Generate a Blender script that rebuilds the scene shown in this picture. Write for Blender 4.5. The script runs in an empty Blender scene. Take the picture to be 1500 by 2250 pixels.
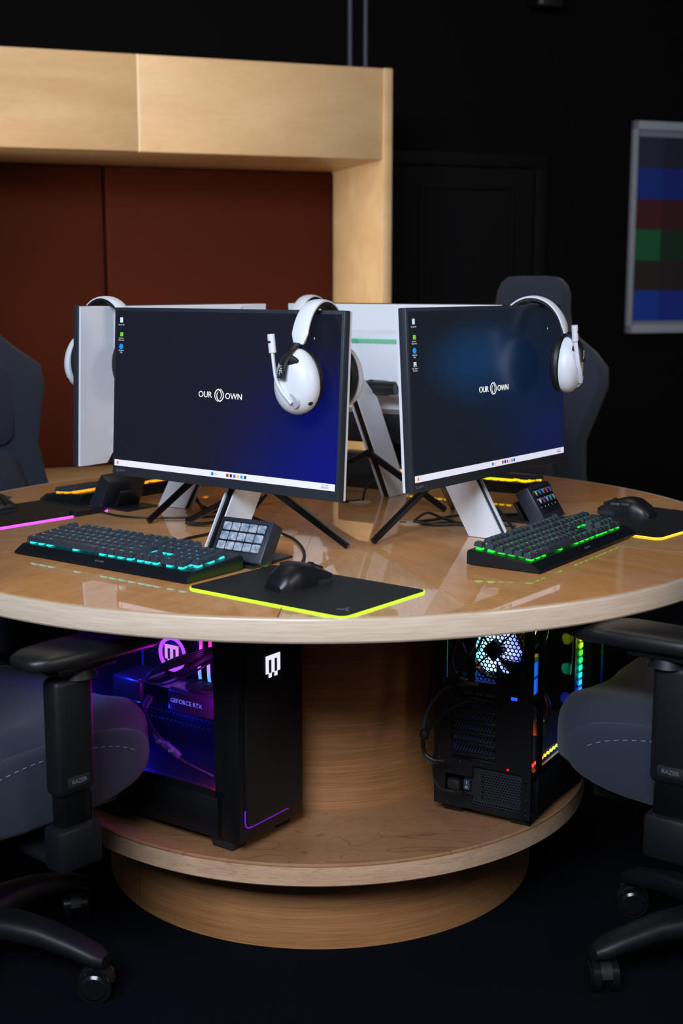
import bpy, bmesh, math, random
from mathutils import Matrix, Vector
random.seed(7)
PI = math.pi
R = math.radians
S = bpy.context.scene
COL = S.collection

# ------------------------------------------------------------------ camera, world, light, exposure
cam = bpy.data.cameras.new('camera'); cam_o = bpy.data.objects.new('camera', cam); COL.objects.link(cam_o)
cam.sensor_fit = 'HORIZONTAL'; cam.sensor_width = 24.0; cam.lens = 2878.4/1500*24
cam_o.location = (0, 0, 1.2668); cam_o.rotation_euler = (R(90-9.77), 0, 0)
cam.clip_start = .05; cam.clip_end = 60
cam.dof.use_dof = True; cam.dof.focus_distance = 2.5; cam.dof.aperture_fstop = 3.8
S.camera = cam_o

w = bpy.data.worlds.new('room_world'); S.world = w; w.use_nodes = True
w.node_tree.nodes['Background'].inputs[0].default_value = (.55, .68, 1, 1)
w.node_tree.nodes['Background'].inputs[1].default_value = .022

def area(name, loc, target, sx, sy, power, col, spread=180):
    l = bpy.data.lights.new(name, 'AREA'); l.shape = 'RECTANGLE'; l.size = sx; l.size_y = sy
    l.energy = power; l.color = col; l.spread = R(spread)
    o = bpy.data.objects.new(name, l); COL.objects.link(o); o.location = loc
    o.rotation_euler = (Vector(target)-Vector(loc)).to_track_quat('-Z', 'Y').to_euler()
    return o
area('window_light', (-1.0, -1.0, 3.0), (0, 2.7, .9), 2.2, 1.2, 240, (.74, .85, 1))
area('window_light', (2.8, .3, 2.3), (0, 3.0, .9), 1.3, 1.3, 34, (1, .86, .74))
area('fill_light', (-2.0, 4.0, 1.5), (.15, 5.45, 1.2), .4, .6, 7, (1, .93, .82), 60)  # added light from the left to brighten the booth side panel, no ceiling lamp
area('fill_light', (-.2, 3.3, 3.15), (-.1, 3.3, 0), 1.2, 1.2, 9, (1, .86, .68))  # unseen warm fill above the tabletop
area('fill_light', (-.7, 3.6, 2.9), (-.5, 5.2, 1.5), .8, .5, 5, (1, .82, .6), 110)  # unseen warm fill aimed at the booth to brighten it

S.view_settings.view_transform = 'Standard'; S.view_settings.look = 'None'
S.view_settings.exposure = 0.0; S.view_settings.gamma = 1.0; S.view_settings.use_curve_mapping = False
try:
    S.cycles.use_denoising = True; S.cycles.max_bounces = 8; S.cycles.transparent_max_bounces = 12
    S.cycles.sample_clamp_indirect = 4
except Exception: pass

# ------------------------------------------------------------------ materials
def lin(c):
    return tuple(((v/255)/12.92 if v/255 <= .04045 else ((v/255+.055)/1.055)**2.4) for v in c)
MATS = {}
def mat(name, col, rough=.5, metal=0, coat=0, em=None, es=0, spec=.5, bump=0, bscale=200, var=0, sheen=0):
    """procedural principled material; a little noise in colour/relief"""
    if name in MATS: return MATS[name]
    m = bpy.data.materials.new(name); m.use_nodes = True; nt = m.node_tree; b = nt.nodes['Principled BSDF']
    c = (*lin(col), 1)
    b.inputs['Base Color'].default_value = c; b.inputs['Roughness'].default_value = rough
    b.inputs['Metallic'].default_value = metal; b.inputs['Coat Weight'].default_value = coat
    b.inputs['Coat Roughness'].default_value = .05; b.inputs['Specular IOR Level'].default_value = spec
    if sheen: b.inputs['Sheen Weight'].default_value = sheen
    if em is not None:
        b.inputs['Emission Color'].default_value = (*lin(em), 1); b.inputs['Emission Strength'].default_value = es
    tc = nt.nodes.new('ShaderNodeTexCoord'); n = nt.nodes.new('ShaderNodeTexNoise')
    n.inputs['Scale'].default_value = bscale; n.inputs['Detail'].default_value = 3
    nt.links.new(tc.outputs['Object'], n.inputs['Vector'])
    if bump:
        bp = nt.nodes.new('ShaderNodeBump'); bp.inputs['Strength'].default_value = bump; bp.inputs['Distance'].default_value = .001
        nt.links.new(n.outputs['Fac'], bp.inputs['Height']); nt.links.new(bp.outputs['Normal'], b.inputs['Normal'])
    v = var or .06
    mx = nt.nodes.new('ShaderNodeMix'); mx.data_type = 'RGBA'; mx.blend_type = 'MIX'
    mx.inputs['A'].default_value = (*[x*(1-v) for x in c[:3]], 1); mx.inputs['B'].default_value = (*[min(1, x*(1+v)) for x in c[:3]], 1)
    nt.links.new(n.outputs['Fac'], mx.inputs['Factor']); nt.links.new(mx.outputs['Result'], b.inputs['Base Color'])
    MATS[name] = m; return m

def glow(name, col, s):
    if name in MATS: return MATS[name]
    m = bpy.data.materials.new(name); m.use_nodes = True; b = m.node_tree.nodes['Principled BSDF']
    b.inputs['Base Color'].default_value = (*[x*.5 for x in lin(col)], 1)
    b.inputs['Emission Color'].default_value = (*lin(col), 1); b.inputs['Emission Strength'].default_value = s
    MATS[name] = m; return m

def wood(name, c1, c2, c3, scale=(1.2, 14, 14), rough=.35, coat=0, figure=0, cr=.04, fine=.35):
    """maple: soft stretched grain, fine fibre lines, sparse darker figure"""
    m = bpy.data.materials.new(name); m.use_nodes = True; nt = m.node_tree; N = nt.nodes.new; L = nt.links.new
    b = nt.nodes['Principled BSDF']
    tc = N('ShaderNodeTexCoord'); mp = N('ShaderNodeMapping'); mp.inputs['Scale'].default_value = scale
    L(tc.outputs['Object'], mp.inputs['Vector'])
    n1 = N('ShaderNodeTexNoise'); n1.inputs['Scale'].default_value = 1.2; n1.inputs['Detail'].default_value = 4; n1.inputs['Distortion'].default_value = .6
    L(mp.outputs[0], n1.inputs['Vector'])
    r1 = N('ShaderNodeValToRGB'); r1.color_ramp.elements[0].position = .3; r1.color_ramp.elements[1].position = .7
    r1.color_ramp.elements[0].color = (*lin(c1), 1); r1.color_ramp.elements[1].color = (*lin(c2), 1)
    L(n1.outputs['Fac'], r1.inputs['Fac'])
    mp2 = N('ShaderNodeMapping'); mp2.inputs['Scale'].default_value = tuple(v*9 for v in scale); L(tc.outputs['Object'], mp2.inputs['Vector'])
    n2 = N('ShaderNodeTexNoise'); n2.inputs['Scale'].default_value = 1.5; n2.inputs['Detail'].default_value = 5; L(mp2.outputs[0], n2.inputs['Vector'])
    mr = N('ShaderNodeMapRange'); mr.inputs['From Min'].default_value = .42; mr.inputs['From Max'].default_value = .66
    mr.inputs['To Max'].default_value = fine; L(n2.outputs['Fac'], mr.inputs['Value'])
    mx = N('ShaderNodeMix'); mx.data_type = 'RGBA'; mx.inputs['B'].default_value = (*lin(c3), 1)
    L(mr.outputs[0], mx.inputs['Factor']); L(r1.outputs[0], mx.inputs['A'])
    out = mx.outputs['Result']
    if figure:
        n3 = N('ShaderNodeTexNoise'); n3.inputs['Scale'].default_value = .8; n3.inputs['Detail'].default_value = 2; n3.inputs['Distortion'].default_value = 1.2; L(mp.outputs[0], n3.inputs['Vector'])
        mm = N('ShaderNodeMath'); mm.operation = 'MULTIPLY'; mm.inputs[1].default_value = 9; L(n3.outputs['Fac'], mm.inputs[0])
        fr = N('ShaderNodeMath'); fr.operation = 'FRACT'; L(mm.outputs[0], fr.inputs[0])
        r3 = N('ShaderNodeMapRange'); r3.inputs['From Min'].default_value = .9; r3.inputs['From Max'].default_value = .99; r3.inputs['To Max'].default_value = figure; L(fr.outputs[0], r3.inputs['Value'])
        m3 = N('ShaderNodeMix'); m3.data_type = 'RGBA'; m3.inputs['B'].default_value = (*[v*.6 for v in lin(c3)], 1)
        L(r3.outputs[0], m3.inputs['Factor']); L(out, m3.inputs['A']); out = m3.outputs['Result']
    L(out, b.inputs['Base Color'])
    b.inputs['Roughness'].default_value = rough; b.inputs['Coat Weight'].default_value = coat; b.inputs['Coat Roughness'].default_value = cr
    bp = N('ShaderNodeBump'); bp.inputs['Strength'].default_value = .08; bp.inputs['Distance'].default_value = .0006
    L(n2.outputs['Fac'], bp.inputs['Height']); L(bp.outputs['Normal'], b.inputs['Normal'])
    return m

W_TOP = wood('maple_tabletop_lacquer', (224, 152, 86), (238, 176, 110), (198, 124, 64), (2.2, 16, 16), .42, 1.0, 0, .03, .4)
W_TOP2 = wood('maple_tabletop_lacquer_pale', (220, 160, 100), (234, 178, 120), (194, 132, 78), (2.2, 16, 16), .42, 1.0, 0, .03, .4)
W_EDGE = wood('maple_edge_band', (210, 186, 162), (222, 200, 178), (190, 162, 136), (1.2, 1.2, 30), .3, .5, 0, .15, .5)
W_SHELF = wood('maple_shelf', (150, 106, 72), (168, 124, 88), (112, 72, 46), (3, 9, 9), .3, .6, .5, .12, .2)
W_SHELFE = wood('maple_shelf_edge', (198, 158, 126), (212, 174, 142), (150, 110, 80), (3, 3, 26), .35, .4, .35, .15, .3)
W_COL = wood('maple_column', (164, 110, 64), (182, 128, 80), (130, 82, 46), (.8, .8, 42), .5, .1, 0, .2, .6)
W_CAB = wood('maple_cabinet', (194, 158, 114), (206, 174, 132), (178, 142, 102), (1.5, 6, 6), .45, .2, 0, .2, .2)
M_BLK = mat('black_plastic', (20, 22, 26), .38, bump=.15, bscale=600)
M_BLKS = mat('black_satin_metal', (14, 15, 18), .3, .3)
M_CASE = mat('case_black_paint', (13, 14, 18), .42, .2, bump=.1, bscale=900)
M_RUB = mat('black_rubber', (12, 12, 14), .7)
M_WHT = mat('white_plastic', (226, 228, 236), .38, bump=.03, bscale=400)
M_PAD = mat('mouse_mat_cloth', (15, 16, 18), .62, bump=.2, bscale=1500)
M_KEY = mat('keycap_plastic', (52, 58, 68), .36, bump=.1, bscale=900)
M_KCH = mat('keyboard_chassis', (22, 26, 32), .38, .2)
M_BEZ = mat('monitor_bezel', (40, 46, 56), .42)
M_FAB = mat('charcoal_fabric', (42, 48, 60), .95, bump=.5, bscale=900, var=.25, sheen=.1, spec=.2)
M_FABD = mat('dark_fabric', (40, 42, 50), .95, bump=.5, bscale=900, var=.25, sheen=.2)
M_ARM = mat('armrest_foam', (20, 20, 22), .42, bump=.12, bscale=1200)
M_CPL = mat('chair_plastic', (13, 15, 19), .5, spec=.35, bump=.1, bscale=700)
M_CHR = mat('dark_chrome', (120, 122, 128), .2, 1)
M_LTH = mat('cushion_leatherette', (20, 20, 22), .5, bump=.2, bscale=500)
M_LOGO = mat('logo_grey', (96, 102, 112), .5)
M_LOGOW = mat('logo_white', (215, 220, 230), .4)
M_CBL = mat('cable_rubber', (16, 16, 18), .45)

# ------------------------------------------------------------------ mesh builder
class MB:
    def __init__(s): s.bm = bmesh.new(); s.M = Matrix.Identity(4)
    def _x(s, vs, M=None):
        T = s.M @ M if M is not None else s.M
        bmesh.ops.transform(s.bm, matrix=T, verts=vs)
    def box(s, c, d, rot=(0, 0, 0), bev=0, seg=2, taper=None):
        r = bmesh.ops.create_cube(s.bm, size=1); vs = r['verts']
        for v in vs:
            if taper and v.co.z > 0: v.co.x *= taper[0]; v.co.y *= taper[1]
            v.co = Vector((v.co.x*d[0], v.co.y*d[1], v.co.z*d[2]))
        if bev:
            es = list({e for v in vs for e in v.link_edges})
            g = bmesh.ops.bevel(s.bm, geom=es, offset=bev, segments=seg, affect='EDGES', profile=.5)
            vs = list({v for f in g['faces'] for v in f.verts} | {v for v in vs if v.is_valid})
        M = Matrix.Translation(c) @ Matrix.Rotation(rot[2], 4, 'Z') @ Matrix.Rotation(rot[1], 4, 'Y') @ Matrix.Rotation(rot[0], 4, 'X')
        s._x(vs, M); return s
    def cyl(s, p0, p1, r0, r1=None, n=24, caps=True):
        p0 = Vector(p0); p1 = Vector(p1); r1 = r0 if r1 is None else r1
        d = p1-p0
        g = bmesh.ops.create_cone(s.bm, cap_ends=caps, segments=n, radius1=r0, radius2=r1, depth=d.length)
        M = Matrix.Translation((p0+p1)/2) @ d.to_track_quat('Z', 'Y').to_matrix().to_4x4()
        s._x(g['verts'], M); return s
    def ell(s, c, r, rot=(0, 0, 0), u=20, v=12):
        g = bmesh.ops.create_uvsphere(s.bm, u_segments=u, v_segments=v, radius=1)
        M = Matrix.Translation(c) @ Matrix.Rotation(rot[2], 4, 'Z') @ Matrix.Rotation(rot[1], 4, 'Y') @ Matrix.Rotation(rot[0], 4, 'X') @ Matrix.Diagonal((*r, 1))
        s._x(g['verts'], M); return s
    def loft(s, rings, cap=True, close=True):
        vv = [[s.bm.verts.new(s.M @ Vector(p)) for p in r] for r in rings]
        n = len(rings[0])
        for a, b in zip(vv, vv[1:]):
            for i in range(n if close else n-1):
                j = (i+1) % n
                try: s.bm.faces.new((a[i], a[j], b[j], b[i]))
                except ValueError: pass
        if cap and close:
            s.bm.faces.new(vv[0][::-1]); s.bm.faces.new(vv[-1])
        return s
    def prism(s, poly, h0, h1, M=None):
        """polygon in xy extruded h0..h1 along z, then M"""
        old = s.M
        if M is not None: s.M = old @ M
        s.loft([[(x, y, h0) for x, y in poly], [(x, y, h1) for x, y in poly]]); s.M = old; return s
    def lathe(s, prof, n=48, a0=0, a1=2*PI):
        full = abs(a1-a0-2*PI) < 1e-6; k = n if full else n+1
        vv = [[s.bm.verts.new(s.M @ Vector((r*math.cos(a0+(a1-a0)*i/n), r*math.sin(a0+(a1-a0)*i/n), z))) for i in range(k)] for r, z in prof]
        for a, b in zip(vv, vv[1:]):
            for i in range(n):
                j = (i+1) % k
                s.bm.faces.new((a[i], a[j], b[j], b[i]))
        return s
    def tube(s, pts, r, n=8, sub=6, rr=None, flat=None):
        P = [Vector(p) for p in pts]
        if sub > 1 and len(P) > 2:
            Q = []
            for i in range(len(P)-1):
                p0 = P[max(i-1, 0)]; p1 = P[i]; p2 = P[i+1]; p3 = P[min(i+2, len(P)-1)]
                for k in range(sub):
                    t = k/sub; Q.append(.5*((2*p1)+(p2-p0)*t+(2*p0-5*p1+4*p2-p3)*t*t+(3*p1-p0-3*p2+p3)*t**3))
            Q.append(P[-1]); P = Q
        rings = []; up = Vector((0, 0, 1)); m = len(P)
        for i, p in enumerate(P):
            t = (P[min(i+1, m-1)]-P[max(i-1, 0)]).normalized()
            if abs(t.dot(up)) > .95 and i == 0: up = Vector((1, 0, 0))
            a = t.cross(up)
            a = a.normalized() if a.length > 1e-4 else Vector((1, 0, 0)); u2 = a.cross(t); up = u2
            ra = r if rr is None else rr[0]+(rr[1]-rr[0])*i/(m-1)
            fa, fb = flat or (1, 1)
            rings.append([p+ra*(fa*math.cos(2*PI*k/n)*a+fb*math.sin(2*PI*k/n)*u2) for k in range(n)])
        return s.loft(rings)
    def mesh(s, name, sharp=32):
        bmesh.ops.recalc_face_normals(s.bm, faces=s.bm.faces[:])
        for f in s.bm.faces: f.smooth = True
        for e in s.bm.edges:
            if len(e.link_faces) == 2 and e.calc_face_angle(0) > R(sharp): e.smooth = False
        me = bpy.data.meshes.new(name); s.bm.to_mesh(me); s.bm.free(); return me
    def done(s, name, m, parent=None, sharp=32, sub=0, loc=None, rot=None, **props):
        return obj(name, s.mesh(name, sharp), m, parent, sub, loc, rot, **props)

def obj(name, me, m, parent=None, sub=0, loc=None, rot=None, **props):
    if m is not None and not me.materials: me.materials.append(m)
    o = bpy.data.objects.new(name, me); COL.objects.link(o)
    if parent: o.parent = parent
    if loc: o.location = loc
    if rot: o.rotation_euler = rot
    if sub:
        md = o.modifiers.new('smooth', 'SUBSURF'); md.levels = sub; md.render_levels = sub
    for k, v in props.items(): o[k] = v
    return o
def thing(name, label, cat, loc=(0, 0, 0), rz=0, group=None, rot=None):
    o = bpy.data.objects.new(name, None); COL.objects.link(o); o.empty_display_size = .05
    o.location = loc; o.rotation_euler = rot or (0, 0, rz); o['label'] = label; o['category'] = cat
    if group: o['group'] = group
    return o
def copy_tree(o, parent=None):
    c = o.copy(); COL.objects.link(c)
    if parent: c.parent = parent
    for ch in list(o.children): copy_tree(ch, c)
    return c
GL = {}
def text_mesh(txt, size, depth=.0003, sx=1.0, bold=0):
    key = (txt, size, depth, sx, bold)
    if key in GL: return GL[key]
    cu = bpy.data.curves.new('lettering', 'FONT'); cu.body = txt; cu.size = size; cu.extrude = depth; cu.offset = bold
    cu.align_x = 'CENTER'; cu.align_y = 'CENTER'; cu.resolution_u = 3
    o = bpy.data.objects.new('lettering', cu); COL.objects.link(o)
    bpy.context.view_layer.update()
    me = bpy.data.meshes.new_from_object(o.evaluated_get(bpy.context.evaluated_depsgraph_get()))
    bpy.data.objects.remove(o); me.name = 'lettering'
    if sx != 1: me.transform(Matrix.Diagonal((sx, 1, 1, 1)))
    GL[key] = me; return me
FX = Matrix.Rotation(PI/2, 4, 'X')      # text plane xy -> xz facing -y
def lettering(txt, size, m, parent, loc, rot=(PI/2, 0, 0), sx=1.0, name='lettering', depth=.0003, bold=0):
    me = text_mesh(txt, size, depth, sx, bold).copy(); me.materials.clear()
    return obj(name, me, m, parent, loc=loc, rot=rot)
def disc(r, z, n=48, cx=0, cy=0): return [(cx+r*math.cos(2*PI*i/n), cy+r*math.sin(2*PI*i/n), z) for i in range(n)]
def rrect(wd, h, r, n=6, cx=0, cy=0):
    out = []
    for sx, sy, a in ((1, 1, 0), (-1, 1, 90), (-1, -1, 180), (1, -1, 270)):
        for k in range(n+1):
            t = R(a+90*k/n); out.append((cx+sx*(wd/2-r)+r*math.cos(t), cy+sy*(h/2-r)+r*math.sin(t)))
    return out

# ------------------------------------------------------------------ room shell
TC = Vector((-.048, 2.833, 0)); ZT = .765; ZS = .2277
TH = R(19.3); U = Vector((math.cos(TH), math.sin(TH), 0)); NB = Vector((-math.sin(TH), math.cos(TH), 0))
M_WALL = mat('black_wall_paint', (9, 9, 10), .95, spec=.1, bump=.1, bscale=60)
M_CARP = mat('dark_navy_carpet', (8, 11, 18), .98, spec=.05, bump=1.0, bscale=700, var=.6)
M_SIDE = mat('grey_wall_paint', (112, 114, 112), .7, bump=.1, bscale=60)
M_DARK = mat('black_door_paint', (9, 9, 11), .7, spec=.15)
def struct(name, mb, m, parent=None, rot=None, loc=None):
    o = mb.done(name, m, parent, rot=rot, loc=loc)
    if not parent: o['kind'] = 'structure'
    return o
struct('floor', MB().box((0, 2.8, -.05), (11, 11.6, .1)), M_CARP)
struct('ceiling', MB().box((0, 2.8, 3.45), (11, 11.6, .1)), M_WALL)
struct('wall_left', MB().box((-4.2, 1.2, 1.7), (.1, 7.6, 3.4)), M_SIDE)
struct('wall_right', MB().box((4.2, 2.6, 1.7), (.1, 10.6, 3.4)), M_SIDE)
CF = Vector((.196, 5.2, 0))                 # right front corner of the timber booth
WR = CF+NB*.72                              # on the back wall
wm = MB(); wm.M = Matrix.Translation(WR) @ Matrix.Rotation(TH, 4, 'Z')
wm.box((-.4, .05, 1.7), (9.6, .1, 3.4)); struct('wall_back', wm, M_WALL)
# black door in the black wall
dm = MB(); dm.M = Matrix.Translation(WR) @ Matrix.Rotation(TH, 4, 'Z')
def wallpt(px):     # distance along the back wall for a view direction x/y
    t = px; return (t*WR.y-WR.x)/(U.x-t*U.y)
s0, s1 = .1, .98
DZ = 1.80
drame = MB(); drame.M = dm.M.copy()
drame.box(((s0+s1)/2, -.014, DZ+.03), (s1-s0+.12, .028, .06), bev=.004); drame.box((s0-.03, -.014, DZ/2), (.06, .028, DZ), bev=.004); drame.box((s1+.03, -.014, DZ/2), (.06, .028, DZ), bev=.004)
door = dm.box(((s0+s1)/2, -.006, DZ/2), (s1-s0-.008, .012, DZ-.008)).done('door_1', M_DARK); door['kind'] = 'structure'
struct('trim_1', drame, M_DARK)
mol = MB(); mol.M = Matrix.Translation(WR) @ Matrix.Rotation(TH, 4, 'Z')
a0, a1, b0, b1 = .418, .868, .25, 1.71
for c, d in ((((a0+a1)/2, -.018, b1), (a1-a0, .014, .02)), (((a0+a1)/2, -.018, b0), (a1-a0, .014, .02)), ((a0, -.018, (b0+b1)/2), (.02, .014, b1-b0)), ((a1, -.018, (b0+b1)/2), (.02, .014, b1-b0))):
    mol.box(c, d, bev=.003)
mol.done('door_moulding', M_DARK, door)
for k, s in enumerate((.076, .147)):
    p = WR+U*s-NB*.02
    MB().cyl((p.x, p.y, 2.0), (p.x, p.y, 3.4), .011, n=12).done('electrical_conduit', mat('conduit_grey', (58, 66, 80), .5), label=('thin grey vertical conduit on the black wall, the left one of two above the booth', 'thin grey vertical conduit on the black wall, the right one of two above the booth')[k], category='pipe')
p = WR+U*.99-NB*.06
sp = thing('wall_fixture', 'small black fixture with a pale strip high on the black wall', 'fixture', (p.x, p.y, 2.49), TH)
MB().box((0, 0, .06), (.13, .1, .12), bev=.01).done('housing', M_CPL, sp)
MB().box((-.05, -.052, .06), (.012, .006, .1)).done('strip', mat('fixture_strip', (110, 110, 115), .5), sp)

# framed print
s = wallpt(.2206*.985+.012)
PS = 1.479; p = WR+U*(PS+.45)-NB*.03
pic = thing('framed_print', 'white framed print of dark blue, red and green colour blocks on the black wall', 'picture', (p.x, p.y, 1.045), TH)
PW, PH = .9, .985
fr = MB()
for c, d in (((0, 0, PH-.02), (PW, .03, .04)), ((0, 0, .02), (PW, .03, .04)), ((-PW/2+.012, 0, PH/2), (.024, .03, PH)), ((PW/2-.012, 0, PH/2), (.024, .03, PH))): fr.box(c, d, bev=.003)
fr.done('frame', mat('frame_white', (150, 152, 158), .5), pic)
MB().box((0, .004, PH/2), (PW-.03, .01, PH-.04)).done('mat_board', mat('mat_board', (120, 124, 132), .7), pic)
cols = [[(36, 40, 62), (26, 28, 46), (24, 24, 40)], [(12, 44, 132), (10, 34, 118), (14, 26, 108)], [(68, 18, 30), (56, 14, 22), (50, 12, 20)], [(8, 92, 52), (10, 44, 26), (18, 36, 22)], [(38, 30, 28), (36, 26, 28), (30, 22, 26)], [(14, 58, 152), (16, 42, 140), (18, 38, 130)]]
ch = (PH-.13)/6
for r_, row in enumerate(cols):
    for c_ in range(6):
        cc = row[min(c_, 2)]
        wdt = (PW-.05)/6
        MB().box((-PW/2+.025+wdt*(c_+.5), -.004, PH-.07-ch*(r_+.5)), (wdt, .004, ch)).done('colour_block', mat('print_%d_%d' % (r_, min(c_, 2)), cc, .6), pic)

# ------------------------------------------------------------------ timber booth with red upholstery
BM = Matrix.Translation(CF) @ Matrix.Rotation(TH, 4, 'Z')
booth = thing('booth_cabinet', 'tall maple timber booth with deep header framing rust red upholstered panels', 'booth', CF, TH)
BW = 2.6; BD = .64; ZB = 1.747; ZTOP = 2.085
ZL = .53
def bp(name, c, d, m=W_CAB, bev=.004): return MB().box(c, d, bev=bev).done(name, m, booth)
bp('side_panel', (-.019, BD/2, ZTOP/2), (.038, BD, ZTOP))
bp('side_panel', (-BW-.019, BD/2, ZTOP/2), (.038, BD, ZTOP))
hx = -.976
bp('header_board', ((hx-.038)/2, .025, (ZB+ZTOP)/2), (-.038-hx-.004, .03, ZTOP-ZB))
bp('header_board', ((hx-BW)/2, .025, (ZB+ZTOP)/2), (BW+hx-.004, .03, ZTOP-ZB))
bp('header_joint', (hx, .026, (ZB+ZTOP)/2), (.009, .03, ZTOP-ZB), mat('joint_strip', (236, 214, 178), .4), bev=.001)
bp('header_soffit', (-BW/2-.019, BD/2+.02, ZB+.012), (BW-.04, BD-.04, .024))
bp('header_top', (-BW/2-.019, BD/2, ZTOP-.012), (BW-.04, BD-.08, .02))
bp('bench_seat', (-BW/2-.019, BD/2-.02, ZL-.02), (BW-.04, BD-.02, .04))
bp('bench_front', (-BW/2-.019, .06, (ZL-.04)/2), (BW-.04, .03, ZL-.04))
M_RED = mat('rust_red_felt', (70, 29, 17), 1.0, bump=.6, bscale=300, var=.25, spec=.05)
xs = [-.038, -1.014, -1.99, -BW]
for a, b in zip(xs, xs[1:]):
    MB().box(((a+b)/2, BD-.03, (ZL+ZB-.0)/2), (a-b-.006, .05, ZB-ZL-.002), bev=.014, seg=3).done('upholstered_panel', M_RED, booth)

# ------------------------------------------------------------------ round table
tbl = thing('round_table', 'large round maple gaming table with lacquered top, drum column and low shelf', 'table', (TC.x, TC.y, 0))
RT, TT = .8868, .0391
seams = [-148, -93.3, -72.5, -28, 18, 62, 112, 168]
for i, a in enumerate(seams):
    b = seams[(i+1) % len(seams)]
    if b < a: b += 360
    mid = (a+b)/2; h = R((b-a)/2)-.0009; n = 16; r0 = .004; rr = RT-.012
    top = [(0.0, 0.0)] + [(rr*math.cos(-h+2*h*k/n), rr*math.sin(-h+2*h*k/n)) for k in range(n+1)]
    m_ = MB().prism(top, ZT-.012, ZT)
    m_.done('tabletop_panel', (W_TOP, W_TOP2)[i % 2], tbl, rot=(0, 0, R(mid)))
MB().lathe([(.001, ZT-.0125), (RT-.012, ZT-.0125), (RT-.012, ZT-.0385), (.001, ZT-.0385)], 96).done('tabletop_core', W_COL, tbl)
MB().lathe([(RT-.0115, ZT-.0005), (RT-.0100, ZT), (RT-.004, ZT), (RT-.0012, ZT-.0012), (RT, ZT-.004), (RT, ZT-TT+.003), (RT-.002, ZT-TT), (RT-.0115, ZT-TT), (RT-.0115, ZT-.0005)], 160).done('edge_band', W_EDGE, tbl)
RC = .338
for k, (a, b) in enumerate(((-100, 80), (80, 260))):
    MB().lathe([(RC-.01, ZS), (RC, ZS), (RC, ZT-TT), (RC-.01, ZT-TT)], 64, R(a)+.0015, R(b)-.0015).done('column_panel', W_COL, tbl)
RS, TS = .589, .0446
MB().lathe([(.002, ZS), (RS-.003, ZS), (RS, ZS-.003), (RS, ZS-.006)], 128).done('shelf_top', W_SHELF, tbl)
MB().lathe([(RS, ZS-.006), (RS, ZS-TS+.003), (RS-.003, ZS-TS), (.002, ZS-TS)], 128).done('shelf_edge', W_SHELFE, tbl)
RB = .4734
for a, b in ((-141, -20), (-20, 100), (100, 219)):
    MB().lathe([(RB-.01, 0), (RB, 0), (RB, ZS-TS), (RB-.01, ZS-TS)], 48, R(a)+.001, R(b)-.001).done('plinth_panel', W_COL, tbl)
W_GRM = mat('grommet_beige', (205, 176, 150), .5, var=.1)
for x, y in ((-.115, 2.655), (.15, 2.770), (.043, 3.054), (-.247, 2.92)):
    g = MB().lathe([(.0005, .0025), (.024, .0025), (.0262, .0012), (.0262, 0)], 40).done('cable_grommet', W_GRM, tbl, loc=(x-TC.x, y-TC.y, ZT))
    MB().box((-.018, 0, .0022), (.014, .009, .0016), bev=.002).done('cable_slot', M_RUB, g)

# ------------------------------------------------------------------ screens
def screen_mat(name, base, blobs):
    m = bpy.data.materials.new(name); m.use_nodes = True; nt = m.node_tree; N = nt.nodes.new; L = nt.links.new
    b = nt.nodes['Principled BSDF']; b.inputs['Base Color'].default_value = (.006, .006, .007, 1)
    b.inputs['Roughness'].default_value = .2; b.inputs['Specular IOR Level'].default_value = .55
    tc = N('ShaderNodeTexCoord'); cur = None
    base_n = N('ShaderNodeRGB'); base_n.outputs[0].default_value = (*lin(base), 1); cur = base_n.outputs[0]
    for (cx, cz, rx, rz, col, st) in blobs:
        mp = N('ShaderNodeMapping'); mp.vector_type = 'TEXTURE'; mp.inputs['Location'].default_value = (cx, 0, cz); mp.inputs['Scale'].default_value = (rx, 1, rz)
        L(tc.outputs['Object'], mp.inputs['Vector'])
        ln = N('ShaderNodeVectorMath'); ln.operation = 'LENGTH'; L(mp.outputs[0], ln.inputs[0])
        mr = N('ShaderNodeMapRange'); mr.interpolation_type = 'SMOOTHSTEP'; mr.inputs['From Min'].default_value = 1; mr.inputs['From Max'].default_value = 0; mr.inputs['To Max'].default_value = st
        L(ln.outputs['Value'], mr.inputs['Value'])
        mx = N('ShaderNodeMix'); mx.data_type = 'RGBA'; mx.inputs['B'].default_value = (*lin(col), 1)
        L(mr.outputs[0], mx.inputs['Factor']); L(cur, mx.inputs['A']); cur = mx.outputs['Result']
    L(cur, b.inputs['Emission Color']); b.inputs['Emission Strength'].default_value = 1.0
    return m
SCR1 = screen_mat('desktop_navy_gradient', (15, 17, 32), [(.27, -.13, .34, .27, (0, 14, 128), .95), (.05, -.02, .3, .25, (10, 14, 44), .5)])
SCR2 = screen_mat('desktop_blue_gradient', (14, 22, 32), [(-.04, .055, .24, .10, (0, 58, 104), .8), (.22, -.1, .26, .16, (6, 18, 78), .8), (.1, .02, .34, .2, (0, 26, 60), .7)])
SCR0 = screen_mat('desktop_dark', (14, 20, 36), [(.1, 0, .3, .2, (0, 40, 100), .8)])
G_BAR = glow('taskbar_glow', (214, 214, 232), .9)
G_TXT = glow('wallpaper_text_glow', (232, 230, 224), 1.0)
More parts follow.
